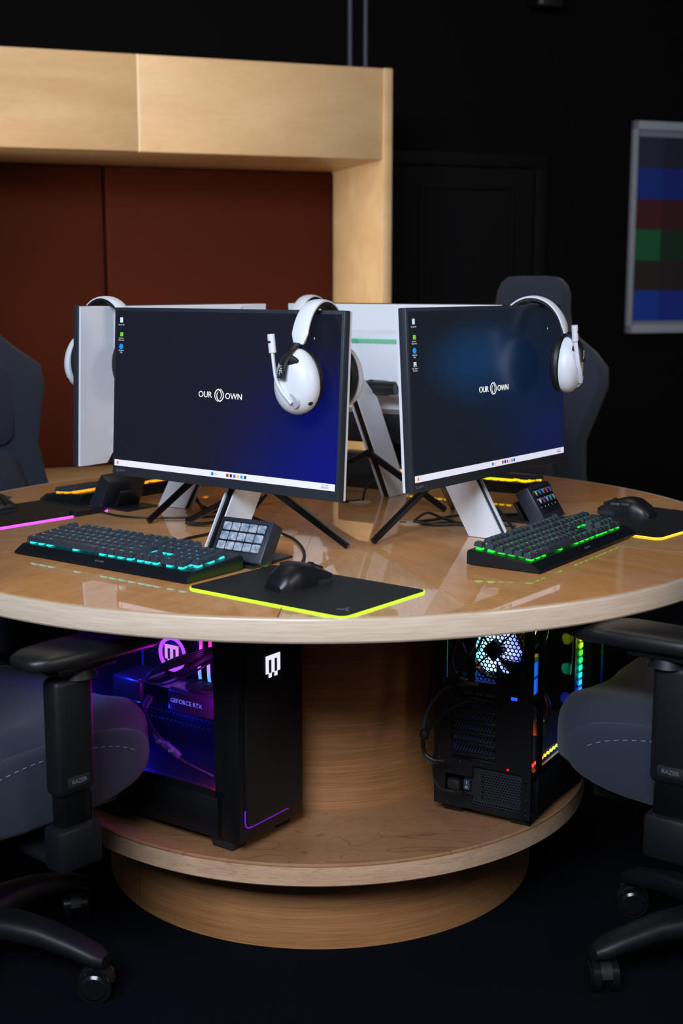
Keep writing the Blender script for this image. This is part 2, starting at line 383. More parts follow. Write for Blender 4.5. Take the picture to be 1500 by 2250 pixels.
def ribbon(mb, pts, wd):
    """flat tapered ribbon in the xz plane"""
    P = [Vector((p[0], 0, p[1])) for p in pts]; Q = []
    for i in range(len(P)-1):
        p0 = P[max(i-1, 0)]; p1 = P[i]; p2 = P[i+1]; p3 = P[min(i+2, len(P)-1)]
        for k in range(5):
            t = k/5; Q.append(.5*((2*p1)+(p2-p0)*t+(2*p0-5*p1+4*p2-p3)*t*t+(3*p1-p0-3*p2+p3)*t**3))
    Q.append(P[-1]); rings = []
    for i, p in enumerate(Q):
        t = (Q[min(i+1, len(Q)-1)]-Q[max(i-1, 0)]).normalized(); nn = Vector((-t.z, 0, t.x))
        hw = wd/2*(.35+.65*math.sin(PI*min(1, max(0, i/(len(Q)-1)))))
        rings.append([p+nn*hw+Vector((0, -.0002, 0)), p-nn*hw+Vector((0, -.0002, 0)), p-nn*hw, p+nn*hw])
    mb.loft(rings)

MW, MH = .5845, .3373
def monitor(loc, rz, tilt, label, scr, feet, zb, deck=True, icons=4):
    t = thing('gaming_monitor', label, 'monitor', (loc[0], loc[1], ZT), rz, 'white backed gaming monitors back to back on the round table')
    P = Matrix.Translation((0, -.012, zb)) @ Matrix.Rotation(-tilt, 4, 'X')     # panel frame: x right, z up, origin bottom centre front
    loc_p = P.to_translation(); rp = P.to_euler()
    def part(mb, name, m, par=None, **k):
        if par is None: return mb.done(name, m, t, loc=loc_p, rot=rp, **k)
        return mb.done(name, m, par, **k)
    # bezel body
    bz = part(MB().box((0, .0095, MH/2), (MW, .017, MH), bev=.002), 'bezel', M_BEZ)
    # white rear shell with sloping flanks and a cut-out for the ports
    sh = MB(); A, B = MW/2-.001, MW/2-.006
    po = [(-A, .001), (-.215, .001), (-.165, .069), (.165, .069), (.215, .001), (A, .001), (A, MH-.001), (-A, MH-.001)]
    pi = [(-.135, .05), (-.134, .06), (-.13, .1), (.13, .1), (.134, .06), (.135, .05), (.135, MH-.04), (-.135, MH-.04)]
    pm = [(-A, .001), (-.215, .001), (-.165, .069), (.165, .069), (.215, .001), (A, .001), (A, MH-.001), (-A, MH-.001)]
    def ring(pts, y, k=0): return [(x, y, z) for x, z in pts]
    mid = [(x*.62 if abs(x) > .2 else x*.98, z if z < .07 else (z if z < .1 else z)) for x, z in pm]
    mid = [(-.196, .03), (-.192, .036), (-.162, .076), (.162, .076), (.192, .036), (.196, .03), (.205, MH-.004), (-.205, MH-.004)]
    top = [(-.14, .085), (-.138, .086), (-.135, .09), (.135, .09), (.138, .086), (.14, .085), (.12, MH-.06), (-.12, MH-.06)]
    sh.loft([ring(po, .018), ring(pm, .024), ring(mid, .0265), ring(top, .046)])
    part(sh, 'rear_shell', M_WHT, sharp=12)
    part(MB().box((0, .0215, .04), (.40, .014, .072), bev=.003), 'port_recess', M_BLK)
    pb = MB()
    for k in range(5): pb.box((-.09+.045*k, .0292, .02), (.018, .002, .008))
    part(pb, 'ports', M_RUB)
    lb = MB()
    for k in range(4): lb.box((-.1, .0291, .052-.006*k), (.05-.006*k, .0008, .0016))
    part(lb, 'rating_label', M_LOGO)
    part(MB().cyl((.19, .024, .068), (.19, .036, .068), .009, .008, 24), 'joystick_button', M_WHT)
    part(MB().cyl((.19, .024, .028), (.19, .0345, .028), .008, .0075, 24), 'power_button', M_WHT)
    vs = MB()
    for k in range(66):
        x = -.165+.33*k/65; vs.box((x, .0475-max(0, abs(x)-.13)*.23, MH-.086), (.0022, .006, .011), rot=(0, R(22), 0))
    part(vs, 'rear_vent_slots', mat('vent_green', (96, 200, 150), .5))
    part(MB().box((0, .0465, .19), (.15, .002, .15), bev=.0008), 'mount_plate', M_WHT)
    # screen
    sc = MB().box((0, 0, 0), (MW-.012, .0012, MH-.026)).done('screen', scr, t)
    sc.matrix_local = P @ Matrix.Translation((0, .0006, .019+(MH-.026)/2))
    SWd, SHh = MW-.012, MH-.026
    tb = MB().box((0, -.0008, -SHh/2+.0062), (SWd-.003, .0006, .0124)).done('taskbar', G_BAR, sc)
    lg = lettering('OUR', .0166, G_TXT, sc, (-.0362, -.001, 0), sx=1.0, name='wallpaper_lettering', bold=-.00012)
    lg = lettering('OWN', .0166, G_TXT, sc, (.0372, -.001, -.0005), sx=1.0, name='wallpaper_lettering', bold=-.00012)
    em = MB(); em.M = Matrix.Translation((0, -.001, .0005)) @ Matrix.Scale(.0132, 4)
    AA = [(-.12, -.95), (-.5, -.62), (-.68, -.1), (-.58, .45), (-.2, .82), (.2, .62), (.36, .1), (.28, -.3), (.12, -.52)]
    AA = [(x*1.22, z) for x, z in AA]
    ribbon(em, AA, .17); ribbon(em, [(-x, -z) for x, z in AA], .17)
    em.done('wallpaper_emblem', G_TXT, sc)
    ic = [((190, 210, 230), 'Recycle Bin'), ((110, 190, 20), 'GeForce\nExperience'), ((20, 130, 215), 'Microsoft\nEdge'), ((210, 214, 220), 'Epic Games\nLauncher')]
    for k in range(icons):
        c, tx = ic[k]; z = SHh/2-.018-.0245*k - (.004 if k else 0); x = -SWd/2+.0155
        im = MB()
        if k == 0: im.box((x, -.001, z), (.0075, .0005, .010), rot=(PI/1, 0, 0), taper=(1, 1))
        elif k == 1: im.box((x+.001, -.001, z), (.008, .0005, .008))
        elif k == 2: im.cyl((x, -.0008, z), (x, -.0013, z), .0056, n=20)
        else:
            for a in range(3):
                for b in range(3):
                    if (a, b) != (1, 0): im.box((x-.003+.003*a, -.001, z-.003+.003*b), (.0024, .0005, .0024))
        io = im.done('desktop_icon', glow('icon%d' % k, c, .9), sc)
        lettering(tx, .0038, glow('icon_text', (190, 192, 198), .7), sc, (x, -.001, z-.0095), name='icon_caption', depth=.0001)
    for k, (c, xx) in enumerate((((10, 120, 215), -.012), ((160, 160, 170), -.004), ((160, 30, 20), .027), ((30, 30, 34), .036), ((90, 80, 210), .045), ((240, 180, 40), .054), ((20, 150, 210), .063), ((30, 60, 110), .072))):
        MB().box((xx, -.0014, -SHh/2+.0062), (.0056 if k != 1 else .008, .0005, .006 if k != 1 else .0015), bev=.0002).done('taskbar_icon', glow('tb%d' % k, c, .9), sc)
    MB().box((-SWd/2+.011, -.0014, -SHh/2+.0062), (.005, .0005, .006)).done('taskbar_icon', glow('tbw', (225, 120, 40), .9), sc)
    lettering('12:11 PM\n10/24/2023', .0038, mat('taskbar_ink', (90, 90, 110), .6), sc, (SWd/2-.024, -.0013, -SHh/2+.0062), name='clock_lettering', depth=.0001)
    pt = MB().prism([(0, 0), (.0022, -.0024), (.0012, -.0025), (.0008, -.0042), (0, -.0032)], 0, .0003, Matrix.Translation((SWd/2-.06, -.0008, .115)) @ FX)
    pt.done('mouse_pointer', G_TXT, sc)
    lettering('SONY', .008, M_LOGO, t, P @ Vector((-MW/2+.024, .0008, .0095)), name='brand_lettering', rot=(PI/2-tilt, 0, 0), sx=1.25)
    # fin stand: two white side plates, black channel core, hinge barrel, two splayed legs
    zt_, run, dp = .315, .6, .084
    def fin(x0, x1, e, m, name):
        poly = [(-dp/2+e, .001), (dp/2-e, .001), (dp/2-e+run*zt_, zt_), (-dp/2+e+run*zt_+.045, zt_), (-dp/2+e+run*(zt_-.07), zt_-.07)]
        f_ = MB(); T = Matrix(((0, 0, 1, 0), (1, 0, 0, 0), (0, 1, 0, 0), (0, 0, 0, 1)))
        f_.prism(poly, x0, x1, T); return f_.done(name, m, t, sharp=20)
    fin(-.0125, -.009, 0, M_WHT, 'stand_side_plate'); fin(.009, .0125, 0, M_WHT, 'stand_side_plate'); fin(-.009, .009, .006, M_BLKS, 'stand_core')
    MB().cyl((-.07, .115, .27), (.07, .115, .27), .0155, n=28).cyl((0, .115, .27), (0, .03, .262), .018, n=20).done('hinge_barrel', M_BLK, t)
    J = Vector((0, .125, .118))
    for fx, fy in feet:
        F = Vector((fx, fy, .006)); d = (F-J).normalized()
        l = MB(); side = d.cross(Vector((0, 0, 1))).normalized(); upv = side.cross(d)
        rings = []
        for q, (ww, hh) in ((J, (.011, .0045)), (J.lerp(F, .5), (.0095, .004)), (F, (.008, .0035))):
            rings.append([q+side*a*ww*.55+upv*b*hh*1.6 for a, b in ((-1, -1), (1, -1), (1, .6), (.6, 1), (-.6, 1), (-1, .6))])
        l.loft(rings); l.done('stand_leg', M_BLKS, t, sharp=20)
    return t, P

mons = {}
GR = 'white backed gaming monitors back to back on the round table'
mons[1] = monitor((-.2305, 2.482), R(-127.8+90), R(3.46), 'left front gaming monitor with navy OUR OWN desktop and a white headset on its corner', SCR1, [(-.25, .159), (.188, .155)], .1239, icons=3)
mons[2] = monitor((.2998, 2.606), R(-37.56+90), R(3.35), 'right front gaming monitor with blue glowing OUR OWN desktop, angled to the right', SCR2, [(-.20, .146), (.235, .24)], .1275)
mons[3] = monitor((-.385, 2.99), R(142.4+90), R(3.3), 'rear left gaming monitor seen from behind, white shell with two round buttons', SCR0, [(-.22, .15), (.197, .115)], .1262)
mons[4] = monitor((.13, 3.16), R(57.3+90), R(3.3), 'rear right gaming monitor with white back and hinge barrel facing the viewer', SCR0, [(-.22, .15), (.22, .15)], .126)

# ------------------------------------------------------------------ headsets
def egg(mb, y0, prof, rx, rz, cz=0, n=32):
    """loft along y of egg rings: prof = [(y, scale)]"""
    rings = []
    for y, k in prof:
        ring = []
        for i in range(n):
            a = 2*PI*i/n; c, s_ = math.cos(a), math.sin(a)
            wz = rz*k*s_; wx = rx*k*c*(1-.12*s_)
            ring.append((wx, y0+y, cz+wz))
        rings.append(ring)
    mb.loft(rings)
def headset():
    t = thing('gaming_headset', '', 'headset', group='white gaming headsets hung on the monitor corners')
    SP, ZC = .076, -.140           # half spread, cup centre below the apex
    # band: half ellipse in yz
    def arc(rw, h, y_in, n=26, a0=8, a1=172):
        out = []
        for i in range(n+1):
            a = R(a0+(a1-a0)*i/n)
            out.append((SP*math.cos(a)*y_in, -h+h*math.sin(a)))
        return out
    b = MB(); rings = []
    pts = arc(0, .088, 1.0)
    for i, (y, z) in enumerate(pts):
        t_ = i/(len(pts)-1); a = R(8+164*t_); e_ = min(t_, 1-t_); w_ = .0165*(1-.10*math.sin(PI*t_))*min(1, .55+e_*7)
        nrm = Vector((0, math.cos(a), math.sin(a)))
        c = Vector((0, y, z))
        rings.append([c+Vector((sx*w_, 0, 0))+nrm*k for sx, k in ((-1, -.0035), (-.98, -.0008), (-.6, .0008), (0, .0014), (.6, .0008), (.98, -.0008), (1, -.0035))])
    b.loft(rings); b.done('headband', M_WHT, t)
    pd = MB(); rings = []
    for i, (y, z) in enumerate(arc(0, .084, .96)):
        t_ = i/26; a = R(8+164*t_); nrm = Vector((0, math.cos(a), math.sin(a))); c = Vector((0, y, z-.003)); th = .005+.006*math.sin(PI*t_)
        rings.append([c+Vector((sx*.0145, 0, 0))+nrm*k for sx, k in ((-1, -.001), (-1, -th*.6), (-.5, -th), (.5, -th), (1, -th*.6), (1, -.001))])
    pd.loft(rings); pd.done('headband_pad', M_LTH, t)
    for s_ in (-1, 1):
        y = s_*SP
        yk = MB()
        yk.tube([(0, y*.965, -.074), (0, y*.99, -.088), (-.004, y*1.0, -.1)], .0075, 12, 4, flat=(1, .6))
        yk.tube([(-.001, y+s_*.003, -.076), (-.005, y+s_*.020, -.088), (-.009, y+s_*.033, -.106), (-.012, y+s_*.0385, -.133)], .0095, 12, 4, flat=(1, .45))
        ar = yk.done('slider_arm', M_BLK, t)
        if s_ < 0:
            lettering('SONY', .0085, M_LOGOW, ar, (-.0105, y-.0415, -.120), rot=(PI/2-.3, 0, 0), name='brand_lettering').rotation_euler = Matrix(((0, -1, 0), (0, 0, -1), (1, 0, 0))).to_euler()
        cup = MB()
        egg(cup, y, [(-s_*.002, 1.0), (s_*.006, 1.02), (s_*.014, .97), (s_*.022, .84), (s_*.028, .62), (s_*.0305, .34), (s_*.031, .1)], (.0425), .057, ZC)
        cp = cup.done('ear_cup', M_WHT, t)
        rc = MB(); rc.ell((-.004, y+s_*.0205, ZC+.030), (.022, .008, .019), rot=(s_*R(-24), 0, 0)); rc.done('yoke_recess', M_RUB, cp)
        cu = MB(); n = 32; rings = []
        for k in range(10):
            b_ = 2*PI*k/10; rr_ = 1-.19+.19*math.cos(b_); yy = y-s_*(.012+.0105*math.sin(b_))
            rings.append([(.043*rr_*math.cos(2*PI*i/n), yy, ZC+.057*rr_*math.sin(2*PI*i/n)) for i in range(n)])
        rings.append(rings[0]); cu.loft(rings, cap=False)
        cu.done('ear_cushion', M_LTH, t)
        inn = MB(); egg(inn, y, [(-s_*.003, .7), (-s_*.0045, .68)], .038, .05, ZC); inn.done('cushion_mesh', M_RUB, t)
        if s_ < 0:
            MB().cyl((.004, y-.0245, ZC-.032), (.003, y-.0275, ZC-.033), .0155, .014, 28).done('mic_pivot', mat('pivot_white', (200, 200, 208), .4), cp)
            mc = MB(); mc.tube([(.004, y-.031, ZC-.036), (-.012, y-.035, ZC-.016), (-.024, y-.034, ZC+.004), (-.030, y-.032, ZC+.03), (-.034, y-.030, ZC+.052)], .0038, 10, 5, flat=(1.2, .8))
            mic = mc.done('microphone_boom', M_WHT, t)
            MB().tube([(-.0335, y-.030, ZC+.05), (-.0355, y-.0295, ZC+.066), (-.0375, y-.029, ZC+.082)], .0066, 14, 4).done('microphone_tip', M_WHT, mic)
            MB().box((-.0365, y-.0362, ZC+.069), (.005, .001, .0035)).done('microphone_port', M_RUB, mic)
            MB().ell((.028, y-.012, ZC-.035), (.008, .006, .0055)).done('volume_knob', M_RUB, cp)
            MB().box((.019, y-.0278, ZC-.012), (.006, .0015, .0014), rot=(0, R(25), 0)).done('mute_mark', M_RUB, cp)
    return t
H0 = headset(); first = True
hs_l = {1: 'white gaming headset with raised microphone hung over the left front monitor corner',
        2: 'white gaming headset hung over the far corner of the right front monitor',
        3: 'white gaming headset half hidden by the rear left monitor, one black ear cushion showing',
        4: 'white gaming headset on the rear right monitor, only its band top rising behind another headset'}
for k, (lx, rzx, ty) in {1: (.226, R(9), R(0)), 2: (.192, R(8), R(0)), 3: (.213, R(0), 0), 4: (.232, 0, 0)}.items():
    h = H0 if first else copy_tree(H0); first = False
    m_, P = mons[k]
    Tm = Matrix.Translation(m_.location) @ Matrix.Rotation(m_.rotation_euler.z, 4, 'Z')
    pos = Tm @ P @ Vector((lx, .012, MH+.0185))
    h.location = pos; h.rotation_euler = (0, ty, m_.rotation_euler.z+rzx); h['label'] = hs_l[k]

# ------------------------------------------------------------------ keyboards
def keycap(wu, hz=.0085):
    b = MB(); wx = .019*wu-.0014; wy = .0176
    b.loft([[(-wx/2, -wy/2, 0), (wx/2, -wy/2, 0), (wx/2, wy/2, 0), (-wx/2, wy/2, 0)],
            [(-wx/2+.0018, -wy/2+.0026, hz*.93), (wx/2-.0018, -wy/2+.0026, hz*.93), (wx/2-.0018, wy/2-.001, hz*.93), (-wx/2+.0018, wy/2-.001, hz*.93)],
            [(-wx/2+.0028, -wy/2+.0036, hz), (wx/2-.0028, -wy/2+.0036, hz), (wx/2-.0028, wy/2-.002, hz), (-wx/2+.0028, wy/2-.002, hz)]])
    me = b.mesh('key', 25); me.materials.append(M_KEY); return me
KM = {}
LAY = [  # rows back to front: (x start in units, [(width, legend)...])
    (0, [(1, 'Esc'), (-1, ''), (1, 'F1'), (1, 'F2'), (1, 'F3'), (1, 'F4'), (-.5, ''), (1, 'F5'), (1, 'F6'), (1, 'F7'), (1, 'F8'), (-.5, ''), (1, 'F9'), (1, 'F10'), (1, 'F11'), (1, 'F12'), (-.25, ''), (1, 'Prt'), (1, 'Scr'), (1, 'Pau')]),
    (0, [(1, c) for c in '`1234567890-='] + [(2, 'Bksp'), (-.25, ''), (1, 'Ins'), (1, 'Hm'), (1, 'PgU'), (-.25, ''), (1, 'Num'), (1, '/'), (1, '*'), (1, '-')]),
    (0, [(1.5, 'Tab')] + [(1, c) for c in 'QWERTYUIOP[]'] + [(1.5, '\\'), (-.25, ''), (1, 'Del'), (1, 'End'), (1, 'PgD'), (-.25, ''), (1, '7'), (1, '8'), (1, '9')]),
    (0, [(1.75, 'Caps')] + [(1, c) for c in "ASDFGHJKL;'"] + [(2.25, 'Enter'), (-3.5, ''), (1, '4'), (1, '5'), (1, '6')]),
    (0, [(2.25, 'Shift')] + [(1, c) for c in 'ZXCVBNM,./'] + [(2.75, 'Shift'), (-1.25, ''), (1, '^'), (-1.25, ''), (1, '1'), (1, '2'), (1, '3'), (1, 'Ent')]),
    (0, [(1.25, 'Ctrl'), (1.25, 'Win'), (1.25, 'Alt'), (6.25, ''), (1.25, 'Alt'), (1.25, 'Fn'), (1.25, 'Menu'), (1.25, 'Ctrl'), (-.25, ''), (1, '<'), (1, 'v'), (1, '>'), (-.25, ''), (2, '0'), (1, '.')])]
def keyboard(loc, rz, label, col, st, wordy=True):
    t = thing('gaming_keyboard', label, 'keyboard', (loc[0], loc[1], ZT), rz, 'black backlit gaming keyboards around the table')
    LW, LD = .446, .148; sl = R(4.5)
    ch = MB()   # chassis profile in yz, extruded along x
    prof = [(-LD/2, .0015), (LD/2, .0015), (LD/2, .026), (LD/2-.004, .0285), (-LD/2+.019, .0175), (-LD/2+.0015, .006)]
    rings = []
    for x, k in ((-LW/2, .9), (-LW/2+.003, 1), (LW/2-.003, 1), (LW/2, .9)):
        rings.append([(x, y, z*k+.0003) for y, z in prof])
    ch.loft(rings)
    c_ = ch.done('chassis', M_KCH, t, sharp=15)
    ft = MB()
    for sx in (-1, 1):
        for sy in (-1, 1): ft.box((sx*.19, sy*.055, .0009), (.03, .012, .0018))
    ft.done('rubber_feet', M_RUB, t)
    sw = MB(); lg = MB()
    x0 = -.4275/2; y0 = LD/2-.0165; zc = .0278
    for r_, (xs_, row) in enumerate(LAY):
        y = y0-(r_*.019+(.005 if r_ else 0)); x = x0
        zz = zc-(LD/2-.004-y)*math.tan(sl)+.0045+(.0022 if r_ < 2 else (.0006 if r_ < 5 else .0))
        for wu, tx in row:
            if wu < 0: x += -wu*.019; continue
            cx = x+wu*.019/2; x += wu*.019
            key = round(wu, 2)
            if key not in KM: KM[key] = keycap(wu)
            obj('key', KM[key], None, t, loc=(cx, y, zz), rot=(sl+(.06 if r_ < 2 else 0), 0, 0))
            sw.box((cx, y-.0005, zz-.0028), (.0115, .0125, .0056), rot=(sl, 0, 0), taper=(.8, .8))
            if tx and wordy:
                gm = text_mesh(tx, .0062 if len(tx) == 1 else .0038, .0001)
                b2 = lg.bm; n0 = len(b2.verts); b2.from_mesh(gm); b2.verts.ensure_lookup_table()
                bmesh.ops.transform(b2, matrix=Matrix.Translation((cx-.0015 if wu < 2 else cx-.005, y+.001, zz+.0087)) @ Matrix.Rotation(sl+(.06 if r_ < 2 else 0), 4, 'X'), verts=b2.verts[n0:])
    # tall numpad plus/enter keys
    for r_, hh in ((2, 2), ):
        y = y0-(2.5*.019+.005); zz = zc-(LD/2-.004-y)*math.tan(sl)+.0047
        o = obj('key', KM[1], None, t, loc=(x0+22*.019, y, zz), rot=(sl, 0, 0)); o.scale = (1, 2.06, 1)
        sw.box((x0+22*.019, y, zz-.0028), (.0135, .0135, .0056), rot=(sl, 0, 0))
    sw.done('switch_lights', glow('key_glow_'+col[1], col[0], st), t, kind='stuff')
    if wordy: lg.done('key_legends', glow('key_legend_'+col[1], col[0], st*.3), t, kind='stuff')
    lettering('RAZER', .006, M_LOGO, c_, (0, -LD/2+.0095, .0115), rot=(R(33), 0, 0), sx=1.3, name='brand_lettering')
    return t
TEAL = ((40, 225, 225), 'teal'); GRN = ((40, 240, 60), 'green'); AMB = ((255, 150, 20), 'amber'); YEL = ((255, 205, 10), 'yellow')
def locl(c, rz, dx, dy):
    return (c[0]+dx*math.cos(rz)-dy*math.sin(rz), c[1]+dx*math.sin(rz)+dy*math.cos(rz))
k1 = R(-36.5); c = locl((-.623, 2.447), k1, .223, .074); keyboard(c, k1, 'black keyboard with teal backlight in front of the left front monitor', TEAL, 1.3)
k2 = R(55.6); c = locl((.351, 2.262), k2, .223, .074); keyboard(c, k2, 'black keyboard with green backlight in front of the right front monitor', GRN, 1.2)
k3 = R(232.2); c = locl((-.60, 2.985), k3, -.223, -.074); keyboard(c, k3, 'black keyboard with amber backlight beside the rear left monitor', AMB, 1.7, False)
k4 = R(149.0); c = locl((.455, 3.16), k4, .223, -.074); keyboard(c, k4, 'black keyboard with yellow backlight behind the right front monitor', YEL, 1.6, False)

# ------------------------------------------------------------------ mouse mats
def mousemat(loc, rz, label, col, st, name):
    t = thing('mouse_mat', label, 'mouse mat', (loc[0], loc[1], ZT), rz, 'thin black mouse mats with glowing edges')
    Wd, Dp = .337, .232
    MB().prism(rrect(Wd-.003, Dp-.003, .0165), .0003, .0032).done('cloth_surface', M_PAD, t)
    e = MB(); o_ = rrect(Wd, Dp, .018); i_ = rrect(Wd-.004, Dp-.004, .016)
    e.loft([[(x, y, .0006) for x, y in o_], [(x, y, .0026) for x, y in o_], [(x, y, .0027) for x, y in i_], [(x, y, .0006) for x, y in i_], [(x, y, .0006) for x, y in o_]], cap=False)
    e.done('glowing_edge', glow('edge_'+name, col, st), t)
    cb = MB().box((-.104, Dp/2-.004, .0065), (.083, .024, .012), bev=.0025).done('light_controller', M_BLK, t)
    MB().cyl((-.084, Dp/2-.004, .0125), (-.084, Dp/2-.004, .0132), .002, n=12).done('controller_button', M_RUB, cb)
    mb = MB(); mb.M = Matrix.Translation((Wd/2-.03, Dp/2-.19, .0032))
    # small three-headed snake mark as interlaced ribbons
    for k in range(3):
        a = R(90+120*k); ca, sa = math.cos(a), math.sin(a)
        pts = [(.001, 0), (.006, .002), (.009, -.001), (.013, .002)]
        mb.tube([(x*ca-y*sa, x*sa+y*ca, 0) for x, y in pts], .0007, 4, 4)
    mb.done('emblem', M_LOGO, t)
    return t
a1 = R(-37.9); c = locl((-.263, 2.153), a1, .1685, .116)
mousemat(c, a1, 'black mouse mat with lime glowing edge at the front of the table', (170, 255, 30), 2.2, 'lime')
a2 = R(49); c = locl((.636, 2.583), a2, .1685, .116); mousemat((c[0]+.003, c[1]+.002), a2, 'black mouse mat with orange yellow glowing edge at the right', (255, 180, 40), 2.8, 'orange')
a3 = R(229); c = locl((-.523, 2.931), a3, -.1685+.337, -.116); mousemat(c, a3, 'black mouse mat with violet glowing edge at the left', (225, 70, 255), 3.0, 'violet')

# ------------------------------------------------------------------ mice
def mouse():
    t = thing('gaming_mouse', '', 'mouse', group='black wireless gaming mice on the mats')
    L_, Wd = .126, .066
    def prof(y):      # y 0 back .. 1 front
        h = [(.0, .010), (.08, .026), (.25, .039), (.42, .042), (.6, .037), (.8, .026), (.95, .016), (1, .009)]
        wd = [(.0, .60), (.1, .86), (.3, .98), (.5, .9), (.7, .9), (.9, .94), (1, .74)]
        def ip(tb, v):
            for (a, b), (c, d) in zip(tb, tb[1:]):
                if v <= c: return b+(d-b)*(v-a)/(c-a)
            return tb[-1][1]
        return ip(h, y), ip(wd, y)*Wd/2
    def shell(y0, y1, k=1.0, lo=.0, xs=1, n=14):
        b = MB(); rings = []
        for i in range(n+1):
            v = y0+(y1-y0)*i/n; h, wd = prof(v); h *= k; wd *= k*xs
            ring = []
            for j in range(20):
                a = PI*j/19
                ring.append((wd*math.copysign(abs(math.cos(a))**.7, math.cos(a)), -L_/2+L_*v, lo+(h-lo)*abs(math.sin(a))**.75))
            rings.append(ring)
        b.loft(rings); return b
    shell(0, .62).done('palm_shell', M_BLK, t, sub=0)
    b = shell(.625, 1.0, 1.0, .010, .97); b.done('button_shell', M_BLK, t)
    shell(.02, .98, .93).done('side_wall', mat('mouse_side_grey', (42, 46, 54), .35), t)
    MB().cyl((-.003, .028, .0255), (.003, .028, .0255), .0095, n=20).done('scroll_wheel', M_RUB, t)
    MB().box((0, .042, .0255), (.002, .034, .006), rot=(-R(22), 0, 0)).done('button_gap', M_RUB, t)
    sb = MB(); sb.box((-.0315, .012, .026), (.004, .022, .006), bev=.0012, rot=(0, 0, R(4))); sb.done('thumb_button', mat('thumb_button_grey', (70, 76, 86), .18), t)
    sb = MB(); sb.box((-.0312, -.012, .0275), (.004, .020, .006), bev=.0012, rot=(0, 0, -R(4))); sb.done('thumb_button', mat('thumb_button_grey', (70, 76, 86), .18), t)
    MB().box((0, 0, .001), (.046, .1, .002), bev=.0008).done('glide_base', M_RUB, t)
    return t
mz = mouse(); mz.location = (-.072, 2.170, ZT+.0033); mz.rotation_euler.z = R(-42); mz['label'] = 'black gaming mouse on the lime edged mat at the table front'
m2 = copy_tree(mz); m2.location = (.632, 2.862, ZT+.0033); m2.rotation_euler.z = R(50); m2['label'] = 'black gaming mouse on the orange edged mat at the right'
m3 = copy_tree(mz); m3.location = (-.79, 2.93, ZT+.0033); m3.rotation_euler.z = R(225); m3['label'] = 'black gaming mouse cut off at the left picture edge, on the violet mat'

# ------------------------------------------------------------------ macro button pads on wedge stands
def deck(loc, rz, label, bcols, lit, scale=1.0):
    t = thing('button_pad', label, 'button pad', (loc[0], loc[1], ZT), rz, 'fifteen button macro pads on stands')
    Wd, Hh, Th = .118*scale, .084*scale, .034*scale
    A = R(58)       # face elevation
    P = Matrix.Translation((0, -.02, .010)) @ Matrix.Rotation(-(PI/2-A), 4, 'X')
    lo, ro = P.to_translation(), P.to_euler()
    bd = MB(); bd.box((0, Th/2, Hh/2), (Wd, Th, Hh), bev=.0035, seg=2); bd.done('housing', M_BEZ, t, loc=lo, rot=ro)
    st = MB(); st.box((0, .035, .0025), (Wd*.82, .125*scale, .005), bev=.0015)
    st.box((0, .052, .022), (Wd*.6, .006, .045), rot=(R(-30), 0, 0), bev=.001)
    st.done('stand', M_BLK, t)
    MB().box((0, .0006, Hh*.55), (Wd-.016, .0015, Hh*.70), bev=.0006).done('button_frame', M_BLK, t, loc=lo, rot=ro)
    bw = (Wd-.020)/5; bh = Hh*.68/3
    for r_ in range(3):
        for c_ in range(5):
            cc = bcols(r_, c_)
            x = -Wd/2+.010+bw*(c_+.5); z = Hh*.55+Hh*.34-bh*(r_+.5)
            b = MB().box((x, -.0012, z), (bw-.0032, .004, bh-.0038), bev=.0012)
            lb = b.done('lcd_button', cc, t, loc=lo, rot=ro)
            if isinstance(lit, dict) and (r_, c_) in lit:
                MB().box((x, -.0033, z+.001), (bw*.42, .0006, bh*.44), bev=.0002).done('button_icon', glow('lcd%d%d' % (r_, c_), lit[(r_, c_)], .7), lb)
                MB().box((x, -.0033, z-bh*.27), (bw*.4, .0005, .0012)).done('button_caption', glow('lcd_caption', (150, 154, 160), .4), lb)
    lettering('RAZER', .0062, M_LOGO, t, P @ Vector((0, -.0002, Hh*.085)), rot=(A, 0, 0), sx=1.3, name='brand_lettering')
    return t
def lcd_pale():
    m = bpy.data.materials.new('lcd_button_pale_glow'); m.use_nodes = True; nt = m.node_tree; N = nt.nodes.new; L = nt.links.new
    b = nt.nodes['Principled BSDF']; b.inputs['Base Color'].default_value = (.1, .12, .16, 1); b.inputs['Roughness'].default_value = .15
    tc = N('ShaderNodeTexCoord'); n = N('ShaderNodeTexNoise'); n.inputs['Scale'].default_value = 110; n.inputs['Detail'].default_value = 2
    L(tc.outputs['Object'], n.inputs['Vector']); r_ = N('ShaderNodeValToRGB')
    r_.color_ramp.elements[0].position = .35; r_.color_ramp.elements[0].color = (*lin((92, 120, 158)), 1)
    r_.color_ramp.elements[1].position = .68; r_.color_ramp.elements[1].color = (*lin((205, 218, 235)), 1)
    L(n.outputs['Fac'], r_.inputs['Fac']); L(r_.outputs[0], b.inputs['Emission Color']); b.inputs['Emission Strength'].default_value = .62
    return m
LP = lcd_pale(); LDK = mat('lcd_button_dark', (16, 20, 26), .12)
cc2 = {(0, 0): (150, 160, 130), (0, 1): (20, 120, 200), (0, 2): (60, 130, 190), (0, 3): (190, 40, 40), (0, 4): (20, 80, 190), (1, 0): (150, 180, 230), (1, 1): (150, 40, 110), (1, 2): (90, 150, 190), (1, 3): (30, 120, 210), (1, 4): (120, 130, 110)}
deck((-.185, 2.352), R(-33), 'black button pad with fifteen pale lit keys beside the teal keyboard', lambda r_, c_: LP, True)
deck((.445, 2.79), R(60), 'black button pad with coloured app keys behind the green keyboard', lambda r_, c_: LDK, cc2)
deck((-.530, 3.01), R(232), 'black button pad seen from the side beside the amber keyboard', lambda r_, c_: LDK, False)

